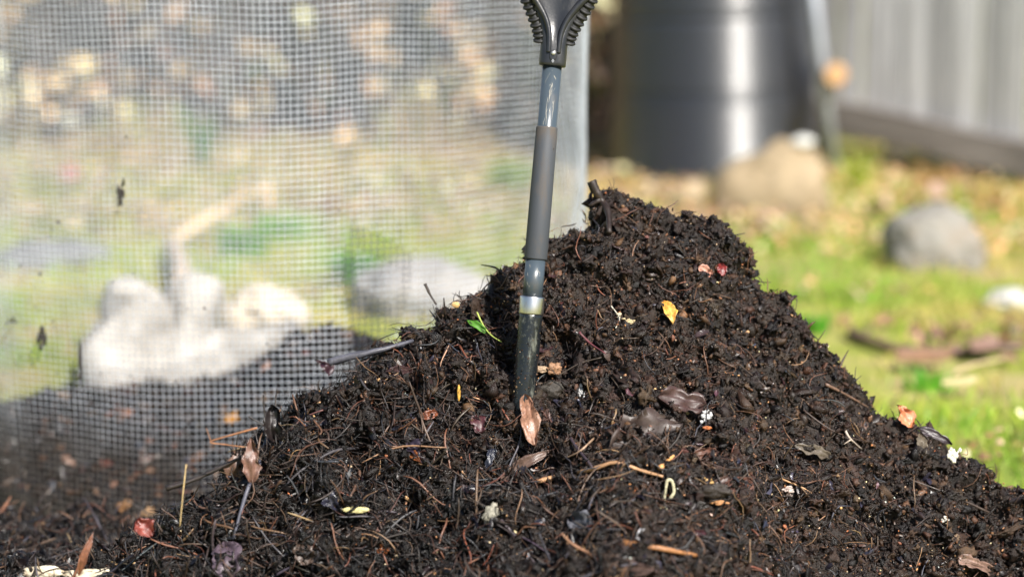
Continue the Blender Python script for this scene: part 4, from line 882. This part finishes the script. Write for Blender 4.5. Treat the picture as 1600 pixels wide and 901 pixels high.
# ------------------------------------------------------------------ bin, post, fence, dark wall and shrubs
def build_bin():
    cx, cy_ = .785, 9.35; root = empty('compost_bin', (cx, cy_, 0), 'large black plastic compost bin with a raised band behind the heap', 'compost bin')
    m, n, b = principled('black_bin_plastic', (.009, .012, .02), .5, 0., .8)
    b.inputs['Coat Weight'].default_value = .7; b.inputs['Coat Roughness'].default_value = .5
    t = ntex(n, 3, 4); mr = n.nodes.new('ShaderNodeMapRange'); mr.inputs[3].default_value = .26; mr.inputs[4].default_value = .36; n.links.new(t.outputs[0], mr.inputs[0]); n.links.new(mr.outputs[0], b.inputs['Roughness'])
    
    prof = [(0, .405), (.03, .408), (.300, .4035), (.302, .4025), (.308, .398), (.314, .4025), (.316, .4035), (.338, .403), (.340, .402), (.346, .398), (.352, .402), (.354, .403), (.600, .399), (.602, .398), (.61, .392), (.618, .398), (.62, .399), (.85, .395), (.86, .402), (.91, .40), (.92, .385), (.98, .37), (1.0, .3)]
    # fine ribs between the bands, added to stretch the sun highlight into a stripe
    pz = np.array([q[0] for q in prof]); pr_ = np.array([q[1] for q in prof]); zf = np.arange(.004, .94, .0014)
    pf2 = [(0, .405)]+[(float(z_), float(np.interp(z_, pz, pr_)-.025*z_+.0010*math.sin(z_*2*math.pi/.009)-.007*sum(math.exp(-((z_-q)/.009)**2) for q in (.33, .62, .66)))) for z_ in zf]+[(.95, .37), (1.0, .3)]
    prof = pf2; N = 72; V = [(math.cos(6.28318*q/N)*r, math.sin(6.28318*q/N)*r, z_) for z_, r in prof for q in range(N)]
    F_ = [(i*N+q, i*N+(q+1) % N, (i+1)*N+(q+1) % N, (i+1)*N+q) for i in range(len(prof)-1) for q in range(N)]
    link('body', pymesh('bin_body', V, F_), m, root)
    V = [(math.cos(6.28318*q/N)*r, math.sin(6.28318*q/N)*r, z_) for z_, r in ((1.001, .34), (1.03, .33), (1.06, .22), (1.09, .05)) for q in range(N)]
    link('lid', pymesh('lid', V, [(i*N+q, i*N+(q+1) % N, (i+1)*N+(q+1) % N, (i+1)*N+q) for i in range(3) for q in range(N)]+[tuple(range(N))[::-1], tuple(3*N+q for q in range(N))]), m, root)
    root.rotation_euler = (0, R(-1.5), 0)
build_bin()
def boxv(x0, x1, y0, y1, z0, z1): 
    return [(x0,y0,z0),(x1,y0,z0),(x1,y1,z0),(x0,y1,z0),(x0,y0,z1),(x1,y0,z1),(x1,y1,z1),(x0,y1,z1)], [(0,3,2,1),(4,5,6,7),(0,1,5,4),(1,2,6,5),(2,3,7,6),(3,0,4,7)]
mp_ = noisy('dull_metal', [(.3, (.3, .32, .36)), (.7, (.45, .48, .52))], 6, .5, metal=.4)
a = Py(1303, 262, 8.95); b = Py(1255, -150, 8.95); V, F_ = tube([a, a*.5+b*.5, b], .021, 12); link('metal_post', pymesh('metal_post', V, F_), mp_, label='leaning grey metal post beside the right side of the black bin', category='post')
# fence
FA = np.array([1.30, 9.62, 0]); FB = np.array([1.905, 9.02, 0]); fd = (FB-FA)/np.linalg.norm(FB-FA); fn = np.array([fd[1], -fd[0], 0]); 
fence = empty('paling_fence', tuple(FA), 'weathered grey timber paling fence with a dark bottom rail at upper right', 'fence'); fence.rotation_euler = (0, 0, math.atan2(fd[1], fd[0]))
woods = [noisy('weathered_timber', [(.25, tuple(.24*s*k for k in (1, .98, .97))), (.5, tuple(.5*s*k for k in (1, .99, .99))), (.75, tuple(.64*s*k for k in (1, 1, 1.01)))], 5, .8, .4, .004, 20, (6, 6, .4)) for s in (.8, 1.0, 1.2)]
s = -1.1; i = 0
while s < 2.4:
    s += .0; wd = .098+random.uniform(-.008, .008); th = random.uniform(0, .006)
    v, f = boxv(s, s+wd, -.012-th, .006-th, .10 if i % 3 else .04, 1.75+random.uniform(-.02, .02)); o = link('paling', pymesh('paling', v, f, False), woods[(i*7+i//3) % 3], fence); s += wd+random.uniform(.006, .02); i += 1
mr_ = noisy('dark_rail_timber', [(.3, (.1, .085, .075)), (.7, (.27, .245, .225))], 6, .8, .5, .005, 20, (.5, 6, 6))
V = []; N = 14
for k in range(N+1):
    x = -1.1+3.5*k/N; z0 = .135-.085*(x/.85)+.01*noise.noise(Vector((x*2, 0, 0))) if x > 0 else .135
    z0 = max(z0, .0)
    for yy, zz in ((-.075, 0), (-.019, 0), (-.019, .125), (-.07, .125)): V.append((x, yy, z0+zz))
F_ = [(4*k+q, 4*k+(q+1) % 4, 4*(k+1)+(q+1) % 4, 4*(k+1)+q) for k in range(N) for q in range(4)]+[(0, 3, 2, 1), (4*N, 4*N+1, 4*N+2, 4*N+3)]
link('rail', pymesh('rail', V, F_, False), mr_, fence)
for z_ in (.85, 1.5):
    v, f = boxv(-1.1, 2.4, .007, .05, z_, z_+.08); link('rail', pymesh('back_rail', v, f, False), mr_, fence)
# cut branch end
ctr = Py(1306, 117, 8.85)
V, F_ = tube([ctr+np.array([.05, .5, -.05]), ctr+np.array([.02, .2, -.02]), ctr], [.04, .045, .043], 18)
st = link('branch_stub', pymesh('branch_stub', V, F_, True, np.array([(.2, .12, .07)]*len(V))), M_litter, label='sawn branch end with orange wood between post and fence', category='branch')
V, F_ = tube([ctr+np.array([0, -.001, 0]), ctr+np.array([0, -.012, .0])], [.043, .038], 18); link('cut_face', pymesh('cut_face', V, F_, False), noisy('fresh_cut_wood', [(.3, (.38, .2, .08)), (.7, (.55, .34, .17))], 30, .7), st)
# back wall, its shade put into the dark board colour
shed = empty('timber_wall', (-.8, 10.75, 0), 'board wall with shade put into its dark colour, at the back behind the mesh and the bin', 'wall')
dm = noisy('shade_toned_board', [(.3, (.016, .013, .012)), (.7, (.05, .042, .04))], 4, .8, .4, .004, 20, (6, 6, .5))
x = -3.0
while x < 2.1:
    v, f = boxv(x, x+.145, -.01, .012, 0, 2.1); link('board', pymesh('board', v, f, False), dm, shed); x += .149
v, f = boxv(-3., 2.1, .013, .06, 1.0, 1.09); link('rail', pymesh('wall_rail', v, f, False), dm, shed)
# shrubs with dried leaves
def shrub(x, y, w_, h, n, label, cols, wts, s=.065, group='dry leaved shrubs along the back wall', z0=.03):
    n = int(n*2.2); root = empty('shrub', (x, y, 0), label, 'shrub', group)
    V = []; F_ = []
    for k in range(9):
        a = random.uniform(0, 6.28); tx, ty = math.cos(a)*w_*.5*random.random(), math.sin(a)*.15
        v, f = tube(smoothpts([(tx*.1, ty*.1, 0), (tx*.5, ty*.5, h*.4), (tx*1.1, ty, h*.95)], 3), [.009]*7, 5); F_ += [tuple(q+len(V) for q in r_) for r_ in f]; V += v
    link('stems', pymesh('stems', V, F_, True, np.array([(.06, .045, .035)]*len(V))), M_litter, root)
    pos = np.stack([RNG.normal(0, w_*.33, n), RNG.normal(0, .12, n), z0+(h-z0)*RNG.random(n)], 1)
    k = (vnoise(pos[:, 0]+x, pos[:, 2], .13, int(abs(x)*70)+5) > .08); pos = pos[k]; n = len(pos)
    pr, fc = flake_protos(14); L = RNG.uniform(.6, 1.3, n)*s
    V, F_, C = scatter(pr, fc, pos, rot_any(n), np.stack([L, L*.65, L], 1), palette(n, cols, wts, .35)); link('foliage', npmesh('foliage', V, F_, C), M_litter, root)
tc = [(.75, .58, .33), (.55, .33, .18), (.16, .1, .07), (.1, .13, .05)]
for a in ((-1.95, 10.2, .6, 1.3, 260, 'shrub of yellowish dried leaves behind the far left mesh', tc, [4, 2, 2, .6]), (-1.25, 10.3, .55, 1.25, 170, 'sparse tan leaved shrub second from left behind the mesh', tc, [2, 3, 3, .5]),
          (-.6, 10.25, .5, 1.3, 190, 'tan leaved shrub behind the middle of the mesh', tc, [2, 3, 3, .5]), (-.05, 10.2, .55, 1.35, 330, 'thick orange-tan leaved shrub right behind the shovel handle', tc, [4, 4, 2, .4]),
          (.33, 10.35, .22, 1.3, 80, 'thin dark shrub between the mesh ring and the black bin', tc, [1.6, 2, 4, .4])): shrub(*a)
